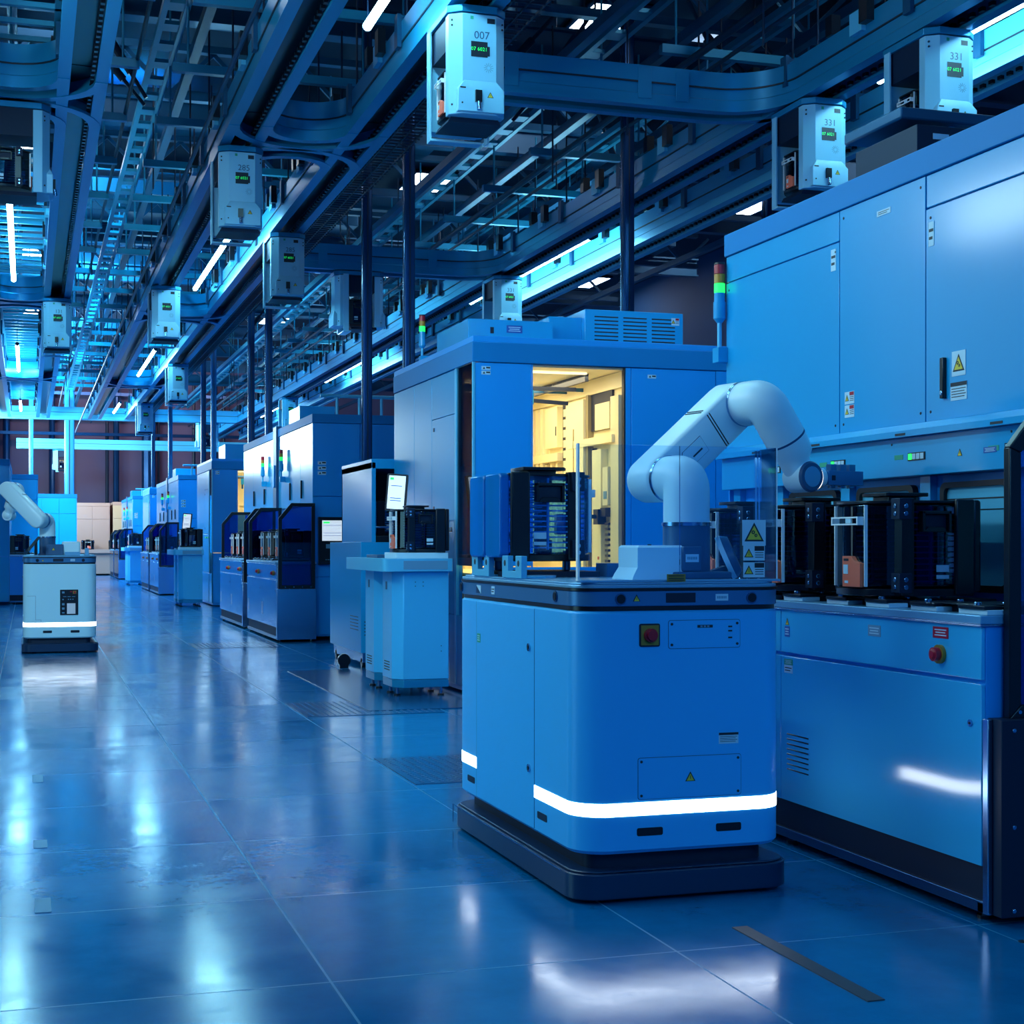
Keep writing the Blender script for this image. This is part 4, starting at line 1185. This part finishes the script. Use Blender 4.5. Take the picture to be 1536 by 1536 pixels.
# ------------------------------------------------------------------ overhead rails
ZR = 4.86
def sweep2(mb, path, prof, m=0):
    """sweep a closed (offset, z) profile along an xy path"""
    n = len(path); rs = []
    for i in range(n):
        a, b = V(path[max(0, i - 1)]), V(path[min(n - 1, i + 1)])
        d = (b - a).normalized(); o = V((d.y, -d.x))
        rs.append([(path[i][0] + o.x * q, path[i][1] + o.y * q, z) for q, z in prof])
    mb.rings(rs, m)
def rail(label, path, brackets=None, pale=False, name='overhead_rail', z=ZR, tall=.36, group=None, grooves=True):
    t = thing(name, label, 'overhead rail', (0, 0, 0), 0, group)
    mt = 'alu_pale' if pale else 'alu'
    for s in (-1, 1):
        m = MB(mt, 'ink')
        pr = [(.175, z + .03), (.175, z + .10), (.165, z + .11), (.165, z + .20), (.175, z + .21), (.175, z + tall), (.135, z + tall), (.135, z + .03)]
        sweep2(m, path, [(s * a, b) for a, b in pr][::s])
        fl = [(.195, z), (.195, z + .028), (.098, z + .028), (.098, z)]
        sweep2(m, path, [(s * a, b) for a, b in fl][::s])
        if grooves:
            g = [(.1765, z + .195), (.1765, z + .207), (.16, z + .207), (.16, z + .195)]
            sweep2(m, path, [(s * a, b) for a, b in g][::s], 1)
        m.build('side_beam', t)
    m = MB('black'); sweep2(m, path, [(-.10, z + .12), (.10, z + .12), (.10, z + .30), (-.10, z + .30)]); m.build('power_core', t)
    if brackets:
        x, y0, y1, st = brackets
        m = MB('truss', 'dark', 'alu_pale', 'black')
        m.box(-.20, .20, -.03, .03, tall, tall + .045)
        m.box(-.21, -.175, -.05, .05, .16, tall + .06, 0).box(.175, .21, -.05, .05, .16, tall + .06, 0)
        for dx in (-.12, .12): m.cyl((dx, 0, tall), (dx, 0, 1.55), .010, 6, m=1)
        hb = m.build('hanger_bracket', t); hb.location = (x, y0, z); y = y0 + st
        m = MB('alu_pale', 'black'); m.box(-.24, -.176, .5, .62, tall - .08, tall + .12, 1).box(-.215, -.176, .62, .80, tall - .12, tall + .05)
        sc = m.build('sensor_clip', t, smooth=0); sc.location = (x, y0, z)
        m = MB('black'); m.box(-.2, -.12, 1.1, 1.2, tall, tall + .16); jb = m.build('junction_box', t, smooth=0); jb.location = (x, y0, z)
        while y < y1:
            for q in (hb, sc, jb): c = q.copy(); COL.objects.link(c); c.location = (x, y, z)
            y += st
        # sensor and drive teeth line under the slot
        m = MB('black', 'label_grey'); y = y0
        for k in range(int((y1 - y0) / .12) if y1 - y0 < 30 else 240): m.box(x + .06, x + .09, y + k * .12, y + k * .12 + .05, z + .03, z + .06)
        m.build('drive_teeth', t, smooth=0)['kind'] = 'stuff'
    return t
X1, X2, X3, X4, X5, X6 = 2.95, 1.89, .42, -.66, 6.32, 7.40
rail('long overhead rail carrying the numbered vehicle 007, above the right load ports', [(X1, 3.0), (X1, 47)], (X1, 4.0, 47, 1.9))
rail('long overhead rail above the aisle carrying the nearer 285 vehicle', [(X2, 3.0), (X2, 47)], (X2, 4.4, 47, 1.9))
rail('overhead rail above the left of the aisle, right-hand one of the left pair', [(X3, 3.0), (X3, 47)], (X3, 5, 47, 1.9))
rail('overhead rail at the left edge, left-hand one of the left pair', [(X4, 3.0), (X4, 47)], (X4, 5, 47, 1.9))
rail('overhead rail on the right carrying the two 331 vehicles above the nearest tool', [(X5, 3.0), (X5, 55)], (X5, 4, 55, 1.9))
rail('brightly lit overhead rail at far right, behind the tube lights', [(X6, 3.0), (X6, 55)], (X6, 4.7, 55, 1.9), pale=True)  # paler metal paints in the tube light falling on this rail
def arc(cx, cy, r, a0, a1, n=14): return [(cx + r * cos(a0 + (a1 - a0) * i / n), cy + r * sin(a0 + (a1 - a0) * i / n)) for i in range(n + 1)]
for xa, xb, side in ((X2, X1, 'right'), (X4, X3, 'left')):
    cx, r = (xa + xb) / 2, (xb - xa) / 2
    for k, yc in enumerate((14.25, 25.6, 37.0)):
        yc -= .9 * (side == 'left')
        w = ('nearest', 'middle', 'farthest')[k]
        for sg, word in ((-1, 'nearer half'), (1, 'farther half')):
            c = yc + sg * (r + .16)
            pth = arc(cx, c, r, 0, -sg * pi) if sg > 0 else arc(cx, c, r, 0, pi)
            rail('curved rail joining the %s rail pair, %s of the %s crossover' % (side, word, w), pth, name='curved_rail', z=ZR - .005)
def cross(label, y, x0, r=.7):
    xe = X5 - r
    pth = [(x0, y), (xe, y)] + arc(xe, y - r, r, pi / 2, 0)[1:]
    t = rail(label, pth, name='cross_rail', tall=.34)
    for fx in (.12, .26, .74, .88):
        x = x0 + (xe - x0) * fx; MB('alu').box(x - .06, x + .06, y - .182, y - .17, ZR + .06, ZR + .32).build('cover_plate', t, bevel=.002)
    return t
cross('curved cross rail from the 007 vehicle to the right-hand rail', 12.1, X1 + .2)
cross('second curved cross rail from the farther 285 vehicle to the right-hand rail', 20.5, X1 + .2)
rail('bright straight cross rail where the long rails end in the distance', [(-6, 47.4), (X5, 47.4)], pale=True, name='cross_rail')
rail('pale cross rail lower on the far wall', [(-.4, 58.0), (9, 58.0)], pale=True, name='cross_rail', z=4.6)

# ------------------------------------------------------------------ overhead vehicles
def cover(mb, s):
    pl = [(-.200, -.20), (-.200, -.275), (-.115, -.335), (.125, -.335), (.200, -.275), (.200, -.20)]
    mb.prism([(x, y * s) for x, y in pl][::s], 'z', -.765, -.075)
    lo = [(-.155, -.31), (-.155, -.362), (.175, -.362), (.185, -.30)]
    hi = [(-.105, -.31), (-.105, -.337), (.128, -.337), (.128, -.30)]
    rs = [[(x, y * s, z) for x, y in q][::s] for q, z in ((lo, -.755), (lo, -.60), (hi, -.535))]
    mb.rings(rs)
def make_oht(number=None, disp=True):
    t = thing('overhead_vehicle', 'vehicle', 'overhead vehicle')
    for s in (1, -1):
        m = MB('oht', 'ink', 'label_green')
        cover(m, s)
        c = m.build('cover', t, bevel=.005)
        m = MB('ink')
        for z in (-.12, -.155, -.70):
            for sx in (-1, 1):
                x = sx * .178; y = -.292 * s
                m.cyl((x, y + .004 * s, z), (x + sx * .003, y - .006 * s, z), .007, 8)
        m.build('cover_screw', c)
        if s == 1 and number is not None:
            F = frame((0, -.335, 0), FRONT)
            m = MB('ink', 'label_green', 'label_grey', 'slate')
            m.box(.06, .115, -.3365, -.334, -.135, -.10).box(-.06, -.038, -.3365, -.334, -.115, -.092, 1)
            m.build('sensor_window', c, smooth=0)
            if number: glyphs(number, .075, 'slate', 'number', c, frame((.022, -.3355, -.245), FRONT))
            m = MB('ink', 'green_text'); m.box(-.055, .062, -.338, -.334, -.37, -.265).box(.062, .078, -.338, -.334, -.36, -.295)
            add_text(m, '07 6021', .036, 1, 0.002, -.3388, -.328)
            m.build('display', c, smooth=0)
            m = MB('label_grey')
            for k in range(12):
                a = 2 * pi * k / 12
                m.bar((.07 + .012 * cos(a), -.3355, -.44 + .012 * sin(a)), (.07 + .034 * cos(a), -.3355, -.44 + .034 * sin(a)), .003, .002, up=(0, 1, 0))
            m.build('speaker_holes', c, smooth=0)
            m = MB('black', 'steel', 'label_grey', 'ink')
            m.box(-.035, .01, -.385, -.36, -.69, -.61).cyl((-.012, -.375, -.69), (-.012, -.385, -.745), .015, 12, m=1)
            m.box(-.14, -.10, -.3635, -.361, -.60, -.59, 3).cyl((-.125, -.361, -.70), (-.125, -.365, -.70), .006, 8, m=3)
            m.build('connector', c)
            tri_sign(frame((.075, -.3625, -.635), FRONT), .045, c)
    pl = [(-.21, -.27), (-.12, -.345), (.13, -.345), (.21, -.27), (.21, .27), (.13, .345), (-.12, .345), (-.21, .27)]
    m = MB('alu'); m.prism(pl, 'z', -.068, -.018); m.build('top_cap', t, bevel=.004)
    m = MB('dark'); m.box(-.19, .19, -.2, .2, -.30, -.07).box(-.05, .05, -.12, .12, -.02, .03); m.build('hoist_unit', t)
    m = MB('oht', 'dark'); m.box(-.222, -.205, .16, .235, -.83, -.06).box(-.222, .16, .13, .235, -.845, -.828); m.box(.205, .222, .16, .235, -.83, -.06)
    m.build('side_frame', t, bevel=.003)
    m = MB('dark', 'label_blue'); m.prism([(-.19, -.80), (.19, -.80), (.17, -.765), (-.17, -.765)], 'y', -.23, .12); m.build('bottom_tray', t)
    return t
OHT = {}
def oht(num, loc, rz, label):
    if num not in OHT:
        OHT[num] = make_oht(num); o = OHT[num]; o.location = loc; o.rotation_euler = (0, 0, rz); o['label'] = label
        return o
    return copy_tree(OHT[num], loc, rz, label)
def held(x, y, label, rz=0): carrier((x, y, ZR - .735), rz, label)
oht('007', (X1, 10.35, ZR), 0, 'white overhead vehicle numbered 007 hanging high in the centre')
held(X1, 10.35, 'wafer carrier gripped inside the 007 overhead vehicle')
oht('285', (X2, 14.55, ZR), 0, 'overhead vehicle numbered 285 nearer the camera, over the aisle')
oht('285', (X1, 18.35, ZR), 0, 'overhead vehicle numbered 285 farther away, beside the second cross rail')
oht('331', (X5, 9.75, ZR), 0, 'nearest overhead vehicle numbered 331 at the top right corner')
held(X5, 9.75, 'wafer carrier inside the nearest 331 overhead vehicle')
oht('331', (X5, 11.55, ZR), 0, 'overhead vehicle numbered 331 partly behind the roof shelf of the nearest tool')
held(X5, 11.55, 'wafer carrier inside the 331 vehicle behind the roof shelf')
oht('331', (X5, 20.3, ZR), 0, 'overhead vehicle above the control boxes on the yellow-lit tool roof')
oht('331', (X5, 38.6, ZR), 0, 'tiny distant overhead vehicle above the tall tool with the touch screen')
oht('131', (X3, 24.2, ZR), 0, 'overhead vehicle numbered 131 on the left rail pair')
oht('', (X2, 22.6, ZR), 0, 'bright white unnumbered overhead vehicle over the aisle, beyond the nearer 285')
oht('', (X1, 32.2, ZR), 0, 'dim blue unnumbered overhead vehicle in the distance over the right row')
oht('', (X1, 41.4, ZR), 0, 'most distant overhead vehicle on the rail above the right load ports')
oht('', (-.16, 13.55, ZR), pi / 2, 'overhead vehicle seen from its open side at the left edge')
held(-.16, 13.55, 'black wafer carrier inside the vehicle at the left edge', pi)
oht('', (4.3, 20.5, ZR), pi / 2, 'overhead vehicle seen from its open side on the second cross rail')
held(4.3, 20.5, 'dark wafer carrier in the vehicle on the second cross rail', pi)
oht('', (5.25, 47.4, ZR), pi / 2, 'distant open-sided overhead vehicle on the bright far cross rail, right end')
held(5.25, 47.4, 'tiny wafer carrier in the vehicle on the bright far cross rail', pi)
oht('', (1.2, 58.0, ZR - .26), pi / 2, 'farthest open-sided overhead vehicle against the far wall, left')
carrier((1.2, 58.0, ZR - .26 - .735), pi, 'tiny wafer carrier in the vehicle against the far wall')

# ------------------------------------------------------------------ poles
def pole(label, x, y, r, mat='pole', z0=0., z1=8.0, group=None):
    t = thing('support_pole', label, 'pole', (x, y, 0), 0, group)
    m = MB(mat, 'ink'); m.prism(rrect(-r, r, -r, r, r * .25, 3), 'z', z0, z1)
    m.box(-r * .12, r * .12, -r - .001, -r + .002, z0, z1, 1).box(-r - .001, -r + .002, -r * .12, r * .12, z0, z1, 1)
    m.build('post', t)
    m = MB('dark'); m.box(-r * 2, r * 2, -r * 2, r * 2, z0, z0 + .015); m.build('foot_plate', t)
pole('dark steel pole rising behind the green signal tower of the yellow-lit tool', 3.85, 15.7, .058)
pole('steel pole rising behind the cooling unit of the yellow-lit tool', 6.02, 14.9, .060)
pole('slim dark pole left of the yellow-lit tool, just before the touch screen tool', 3.72, 17.2, .055)
G = 'slim poles along the right row of tools'
for x, y, mt in ((3.66, 24.3, 'pole'), (3.66, 26.3, 'pole'), (3.62, 31.5, 'pole_pale'), (3.62, 33.4, 'pole'), (3.6, 41.2, 'pole_pale'), (3.6, 47.0, 'pole')):
    pole('slim blue pole rising between the distant tools of the right row', x, y, .055, mt, group=G)
pole('thick pale blue pole rising behind the bright tool at the aisle end', 1.32, 53, .16, 'pole_pale')
pole('thin pale pole left of the thick pale blue pole at the aisle end', .1, 53, .07, 'pole_pale')
pole('dark square pole rising far right behind the roof shelf', 9.8, 19.0, .09)

# ------------------------------------------------------------------ ceiling steelwork
def run(name, label, cat, fn, mat, group=None, smooth=0, bevel=0):
    m = MB(*mat); fn(m); o = m.build(name, None, smooth=smooth, bevel=bevel); tag(o, label, cat, group); o['kind'] = 'thing'; return o
Y0, Y1 = 3.5, 58
def ladder(x, z, w=.26, pitch=.62, hole=.40):
    def f(m):
        m.box(x - w / 2, x - w / 2 + .055, Y0, Y1, z, z + .07).box(x + w / 2 - .055, x + w / 2, Y0, Y1, z, z + .07)
        y = Y0
        while y < Y1: m.box(x - w / 2 + .05, x + w / 2 - .05, y, y + pitch - hole, z + .01, z + .05); y += pitch
    return f
GL = 'slotted ceiling channels'
for i, (x, z) in enumerate(((-2.6, 6.3), (-1.5, 6.5), (1.35, 6.25), (4.35, 6.4), (5.6, 6.2), (7.1, 6.3), (8.6, 6.3), (10.2, 6.4))):
    run('slotted_channel', 'long slotted steel channel under the ceiling, running down the hall', 'ceiling channel', ladder(x, z), ('truss_pale',), GL)
GS = 'solid ceiling struts'
for x, z in ((-3.2, 6.0), (-.15, 6.35), (1.62, 6.1), (3.7, 6.0), (5.05, 5.9), (6.0, 5.95), (6.85, 5.75), (8.0, 5.9), (9.4, 6.0), (11.2, 6.2)):
    run('ceiling_strut', 'solid steel strut under the ceiling running down the hall', 'ceiling strut', lambda m, x=x, z=z: m.box(x - .045, x + .045, Y0, Y1, z, z + .10), ('truss',), GS)
GP = 'dark ceiling pipes'
for x, z, r in ((1.50, 4.84, .022), (2.2, 5.6, .03), (3.3, 5.75, .03), (5.75, 5.55, .035), (5.9, 5.45, .02), (-1.15, 5.5, .03), (7.0, 5.5, .03), (.98, 5.7, .02)):
    run('ceiling_pipe', 'thin dark pipe running down the hall under the ceiling', 'pipe', lambda m, x=x, z=z, r=r: m.cyl((x, Y0, z), (x, Y1, z), r, 8), ('pipe',), GP, smooth=40)
# cross beams with zigzag lattice
GB = 'lattice cross beams'
def lattice(y, z, h=.62):
    def f(m):
        m.box(-6, 13, y - .06, y + .06, z, z + .09).box(-6, 13, y - .06, y + .06, z + h, z + h + .09)
        x = -6; s = 0
        while x < 13:
            a, b = (z + .08, z + h) if s == 0 else (z + h, z + .08)
            m.bar((x, y, a), (x + .55, y, b), .05, .05); x += .55; s ^= 1
    return f
for k in range(12):
    y = 6.4 + k * 4.4
    run('lattice_beam', 'lattice steel beam spanning the hall under the ceiling', 'lattice beam', lattice(y, 6.75), ('truss',), GB)
GI = 'plain cross beams'
for k in range(12):
    y = 8.6 + k * 4.4
    def f(m, y=y):
        m.box(-7, 14, y - .10, y + .10, 7.0, 7.03).box(-7, 14, y - .10, y + .10, 7.35, 7.38).box(-7, 14, y - .012, y + .012, 7.03, 7.35)
    run('cross_beam', 'plain steel cross beam spanning the hall under the ceiling', 'beam', f, ('truss',), GI)
GU = 'short cross struts over the rails'
for (xa, xb) in ((-1.3, 1.0), (1.3, 3.7), (5.5, 8.2)):
    for k in range(22):
        y = 5.2 + k * 1.9
        def f(m, xa=xa, xb=xb, y=y):
            m.box(xa, xb, y - .04, y + .04, 5.62, 5.70)
            for x in (xa + .15, (xa + xb) / 2, xb - .15): m.cyl((x, y, 5.70), (x, y, 6.9), .012, 6)
        run('cross_strut', 'short steel strut with hanger rods over an overhead rail pair', 'cross strut', f, ('truss_pale',), GU)
# pale rungs between the left pair of rails (cable rack)
def f(m):
    m.box(-.48, -.43, Y0, 46, 5.30, 5.36).box(.20, .25, Y0, 46, 5.30, 5.36)
    y = Y0
    while y < 46: m.box(-.48, .25, y, y + .05, 5.30, 5.34); y += .42
run('cable_rack', 'pale ladder-like cable rack between the left pair of overhead rails', 'cable rack', f, ('truss_pale',))
def f(m):
    for x in (3.22, 3.34, 3.46): m.box(x, x + .012, Y0, 46, 4.93, 4.945)
    y = Y0
    while y < 46: m.box(3.18, 3.5, y, y + .012, 4.93, 4.945); y += .11
run('cable_basket', 'dark wire cable basket along the right side of the 007 rail', 'cable basket', f, ('pipe',))
# diagonal braces
random.seed(11)
GD = 'dark diagonal braces'
for k in range(64):
    x = random.choice([-2.2, -.9, .6, 1.1, 3.3, 4.0, 4.7, 5.3, 6.4, 7.7, 8.8, 9.9]) + random.uniform(-.2, .2); y = random.uniform(6, 50)
    dx, dy = random.choice([-1, 1]) * random.uniform(.5, .9), random.uniform(-.5, .5)
    def f(m, x=x, y=y, dx=dx, dy=dy):
        a, b = V((x, y, 6.0)), V((x + dx, y + dy, 6.95))
        m.cyl(a, b, .022, 8); d = (b - a) * .28
        m.cyl(a + d, a + d * 2.3, .045, 10); m.cyl(b, (b.x, b.y, 8.3), .012, 6)
    run('diagonal_brace', 'dark diagonal brace with thick sleeve under the ceiling', 'brace', f, ('pipe',), GD, smooth=40)
# hanging rods
GR = 'thin hanging rods'
for k in range(46):
    x = random.choice([-1.4, .95, 1.45, 3.55, 4.4, 5.1, 5.65, 6.9, 8.3]); y = random.uniform(6, 44)
    run('hanging_rod', 'thin dark rod hanging from the ceiling steelwork', 'rod', lambda m, x=x, y=y: m.cyl((x, y, random.uniform(5.0, 5.5)), (x, y, 7), .010, 6), ('pipe',), GR)
# ducts
GX = 'ceiling ducts'
for k, (y, z) in enumerate(((11.5, 7.45), (18.2, 7.4), (23.6, 7.45), (30, 7.4), (36.5, 7.45))):
    for x0, x1 in ((-5.5, -.8), (.8, 6.2), (8.4, 13)):
        run('ceiling_duct', 'dull blue ceiling duct lying above the cross beams', 'duct', lambda m, y=y, z=z, x0=x0, x1=x1: m.box(x0, x1, y - .55, y + .55, z, z + .45), ('truss',), GX, bevel=.01)

# ------------------------------------------------------------------ setting
m = MB('floor'); m.box(-9, 16, -8, 63, -.12, 0); struct(m.build('floor', smooth=0))
m = MB('ceil'); m.box(-9, 16, -8, 63, 8.3, 8.42); struct(m.build('ceiling', smooth=0))
m = MB('wall_far'); m.box(-9, 16, 63, 63.15, 0, 8.3); struct(m.build('wall_back', smooth=0))
m = MB('wall_side'); m.box(16, 16.15, -8, 63, 0, 8.3); struct(m.build('wall_right', smooth=0))
m = MB('wall_side'); m.box(-9.15, -9, -8, 63, 0, 8.3); struct(m.build('wall_left', smooth=0))
# pipes and posts on the far wall
for k, (x, r, mt) in enumerate(((.9, .12, 'pole'), (1.5, .10, 'truss'), (3.0, .07, 'pipe'), (3.35, .12, 'pole'), (4.6, .28, 'pole'), (5.0, .05, 'pipe'), (6.4, .07, 'pipe'), (6.75, .10, 'truss'), (7.2, .14, 'pole'), (7.6, .06, 'pipe'), (9.4, .1, 'pole'), (-.8, .14, 'pole'))):
    o = MB(mt).cyl((x, 62.6 - r, 0), (x, 62.6 - r, 7.9), r, 10).build('wall_pipe'); tag(o, 'vertical pipe against the brown far wall', 'pipe', 'pipes on the far wall')['kind'] = 'thing'
for k, z in enumerate((5.4, 6.2, 7.0)):
    o = MB('pole').box(-2, 10, 62.2, 62.4, z, z + .12).build('wall_rail'); tag(o, 'horizontal steel rail across the far wall', 'wall rail', 'rails on the far wall')['kind'] = 'thing'
# floor plates
def plate(name, label, cat, x0, x1, y0, y1, mat, h=.003, group=None):
    o = MB(mat).box(x0, x1, y0, y1, 0, h).build(name, smooth=0); tag(o, label, cat, group); return o
M['strip'] = pbr('worn_floor_strip', (.035, .05, .07), .5)
M['fplate'] = pbr('floor_plate', (.008, .075, .2), .22, .3)
plate('floor_strip', 'narrow dark tape strip on the floor in front of the nearest load port', 'floor strip', 2.005, 2.055, 3.36, 4.13, 'strip')
plate('floor_plate', 'long steel floor plate under the carrier stand', 'floor plate', 2.22, 3.05, 10.2, 13.6, 'fplate', .006)
for (y0, w) in ((7.0, 'beside the nearest mobile robot'), (9.95, 'left of the carrier stand'), (16.8, 'in front of the steel load ports')):
    o = plate('perforated_tile', 'perforated steel floor tile ' + w, 'floor tile', 1.76, 2.70, y0 + .04, y0 + .96, 'fplate', .003)
    m = MB('band')
    for i in range(18):
        for j in range(18): m.box(1.80 + i * .049, 1.816 + i * .049, y0 + .08 + j * .048, y0 + .098 + j * .048, .003, .0045)
    m.build('perforation_pattern', o, smooth=0)['kind'] = 'stuff'
for y0, y1 in ((4.95, 5.15), (6.0, 6.16), (7.65, 7.9)):
    plate('floor_patch', 'small pale floor patch at the left side of the aisle', 'floor marker', .02, .07, y0, y1, 'label_grey', .002, 'pale floor patches')  # thin pale rectangles on the floor
m = MB('ink')
for k in range(8): m.cyl((2.74, 3.1 + k * .09, .0), (2.74, 3.1 + k * .09, .002), .018, 12)
o = m.build('floor_vent'); tag(o, 'row of small dark holes in the floor at the foot of the nearest load port', 'floor vent')

# ------------------------------------------------------------------ lights
n = 0
for x, w in ((-.2, 'left'), (2.42, 'middle'), (6.78, 'right')):
    for k, (y0, y1) in enumerate(((-7, -1), (5.5, 11.2), (18, 23.5), (31, 36), (43, 46.5))):
        t = thing('tube_light', '%s bright white tube light hanging in the %s row' % (('unseen', 'nearest', 'second', 'third', 'farthest')[k], w), 'tube light', (x, y0, 5.02))
        m = MB('tube'); m.cyl((0, .03, 0), (0, y1 - y0 - .03, 0), .034, 12); m.build('tube', t)
        m = MB('dark'); m.cyl((0, 0, 0), (0, .03, 0), .038, 12).cyl((0, y1 - y0 - .03, 0), (0, y1 - y0, 0), .038, 12); m.build('end_cap', t)
        m = MB('dark')
        for y in (.05, y1 - y0 - .05): m.cyl((0, y, .03), (0, y, .6), .006, 6)
        m.build('hanger_wire', t)
for x in (.3, 7.45, 14.3):
    for y in (9.6, 19.3, 28.8, 38.4, 48):
        t = thing('ceiling_panel_light', 'square white panel light set in the dark ceiling', 'panel light', (x, y, 8.2), 0, 'ceiling panel lights')
        m = MB('panel_light'); m.box(-.42, .42, -.8, .8, -.02, .0); m.build('diffuser', t, smooth=0)
        m = MB('truss'); m.box(-.46, .46, -.84, -.8, -.03, .03).box(-.46, .46, .8, .84, -.03, .03).box(-.46, -.42, -.8, .8, -.03, .03).box(.42, .46, -.8, .8, -.03, .03).box(-.46, .46, -.84, .84, 0.002, .03); m.build('frame', t)

def area(name, loc, tgt, sx, sy, e, col):
    li = bpy.data.lights.new(name, 'AREA'); li.energy = e; li.color = col; li.shape = 'RECTANGLE'; li.size = sx; li.size_y = sy
    o = bpy.data.objects.new(name, li); COL.objects.link(o); o.location = loc; o['kind'] = 'helper'
    o.rotation_euler = (V(tgt) - V(loc)).to_track_quat('-Z', 'Y').to_euler(); return o
area('rear_fill_light', (1.5, -5, 6.5), (2.5, 8, 0), 5, 3, 260, (.01, .30, 1))  # added deep blue fill from behind the camera
area('left_fill_light', (-4.5, 7.5, 4.2), (2.6, 6.5, .8), 3.0, 9, 300, (.3, .8, 1))  # added unseen fill from the left for the aisle-facing sides
area('left_fill_light', (-5, 17, 4.6), (3.2, 14, 1), 3.0, 9, 110, (.5, .84, 1))  # second added left fill, weaker and farther along
for ya, yb, za, zb, L in ((3.5, 11.4, 3.7, 4.15, 22), (41, 57, 3.7, 5.4, 44)):
    o = area('left_strip_lamp', (-1.25, (ya + yb) / 2, (za + zb) / 2), (5, (ya + yb) / 2, 3.9), yb - ya, zb - za, L * pi * (zb - za) * (yb - ya), (.62, .9, 1))
    o.rotation_euler = (radians(90), 0, radians(-90))
sl = bpy.data.lights.new('robot_fill_spot', 'SPOT'); sl.energy = 1500; sl.color = (.5, .85, 1); sl.spot_size = radians(22); sl.spot_blend = .8; sl.shadow_soft_size = .25  # added spot that brightens the front of the far robot
so = bpy.data.objects.new('robot_fill_spot', sl); COL.objects.link(so); so.location = (-2.4, 9.5, 4.4); so['kind'] = 'helper'
so.rotation_euler = (V((.35, 16.9, .85)) - V((-2.4, 9.5, 4.4))).to_track_quat('-Z', 'Y').to_euler()
area('tool_fill_light', (2.80, 20.8, 3.05), (3.3, 20.8, 2.45),   .12, 5.6, 60, (.8, .95, 1))  # added light that whitens the upper face of the touch screen tool
area('far_warm_fill', (2.8, 55, 4.4), (2.8, 57.4, 1.4), 3, .4, 90, (1, .72, .5))  # added warm fill for the beige tools
area('wall_warm_fill', (4, 58.5, 7.4), (4, 63, 4), 8, .4, 240, (1, .6, .6))  # added warm fill for the far wall
for y in (24, 33, 42, 52):
    area('far_fill_light', (1.2, y, 7.9), (1.4, y + .5, 0), 1.4, .35, 1900, (.06, .62, 1))  # added fill brightening the far half in place of haze
W = bpy.data.worlds.new('world'); SC.world = W; W.use_nodes = True
bg = W.node_tree.nodes['Background']; bg.inputs[0].default_value = (.01, .26, 1, 1); bg.inputs[1].default_value = .5
vs = SC.view_settings; vs.view_transform = 'Standard'; vs.look = 'None'; vs.exposure = -.65; vs.gamma = 1
try: vs.use_curve_mapping = False
except Exception: pass
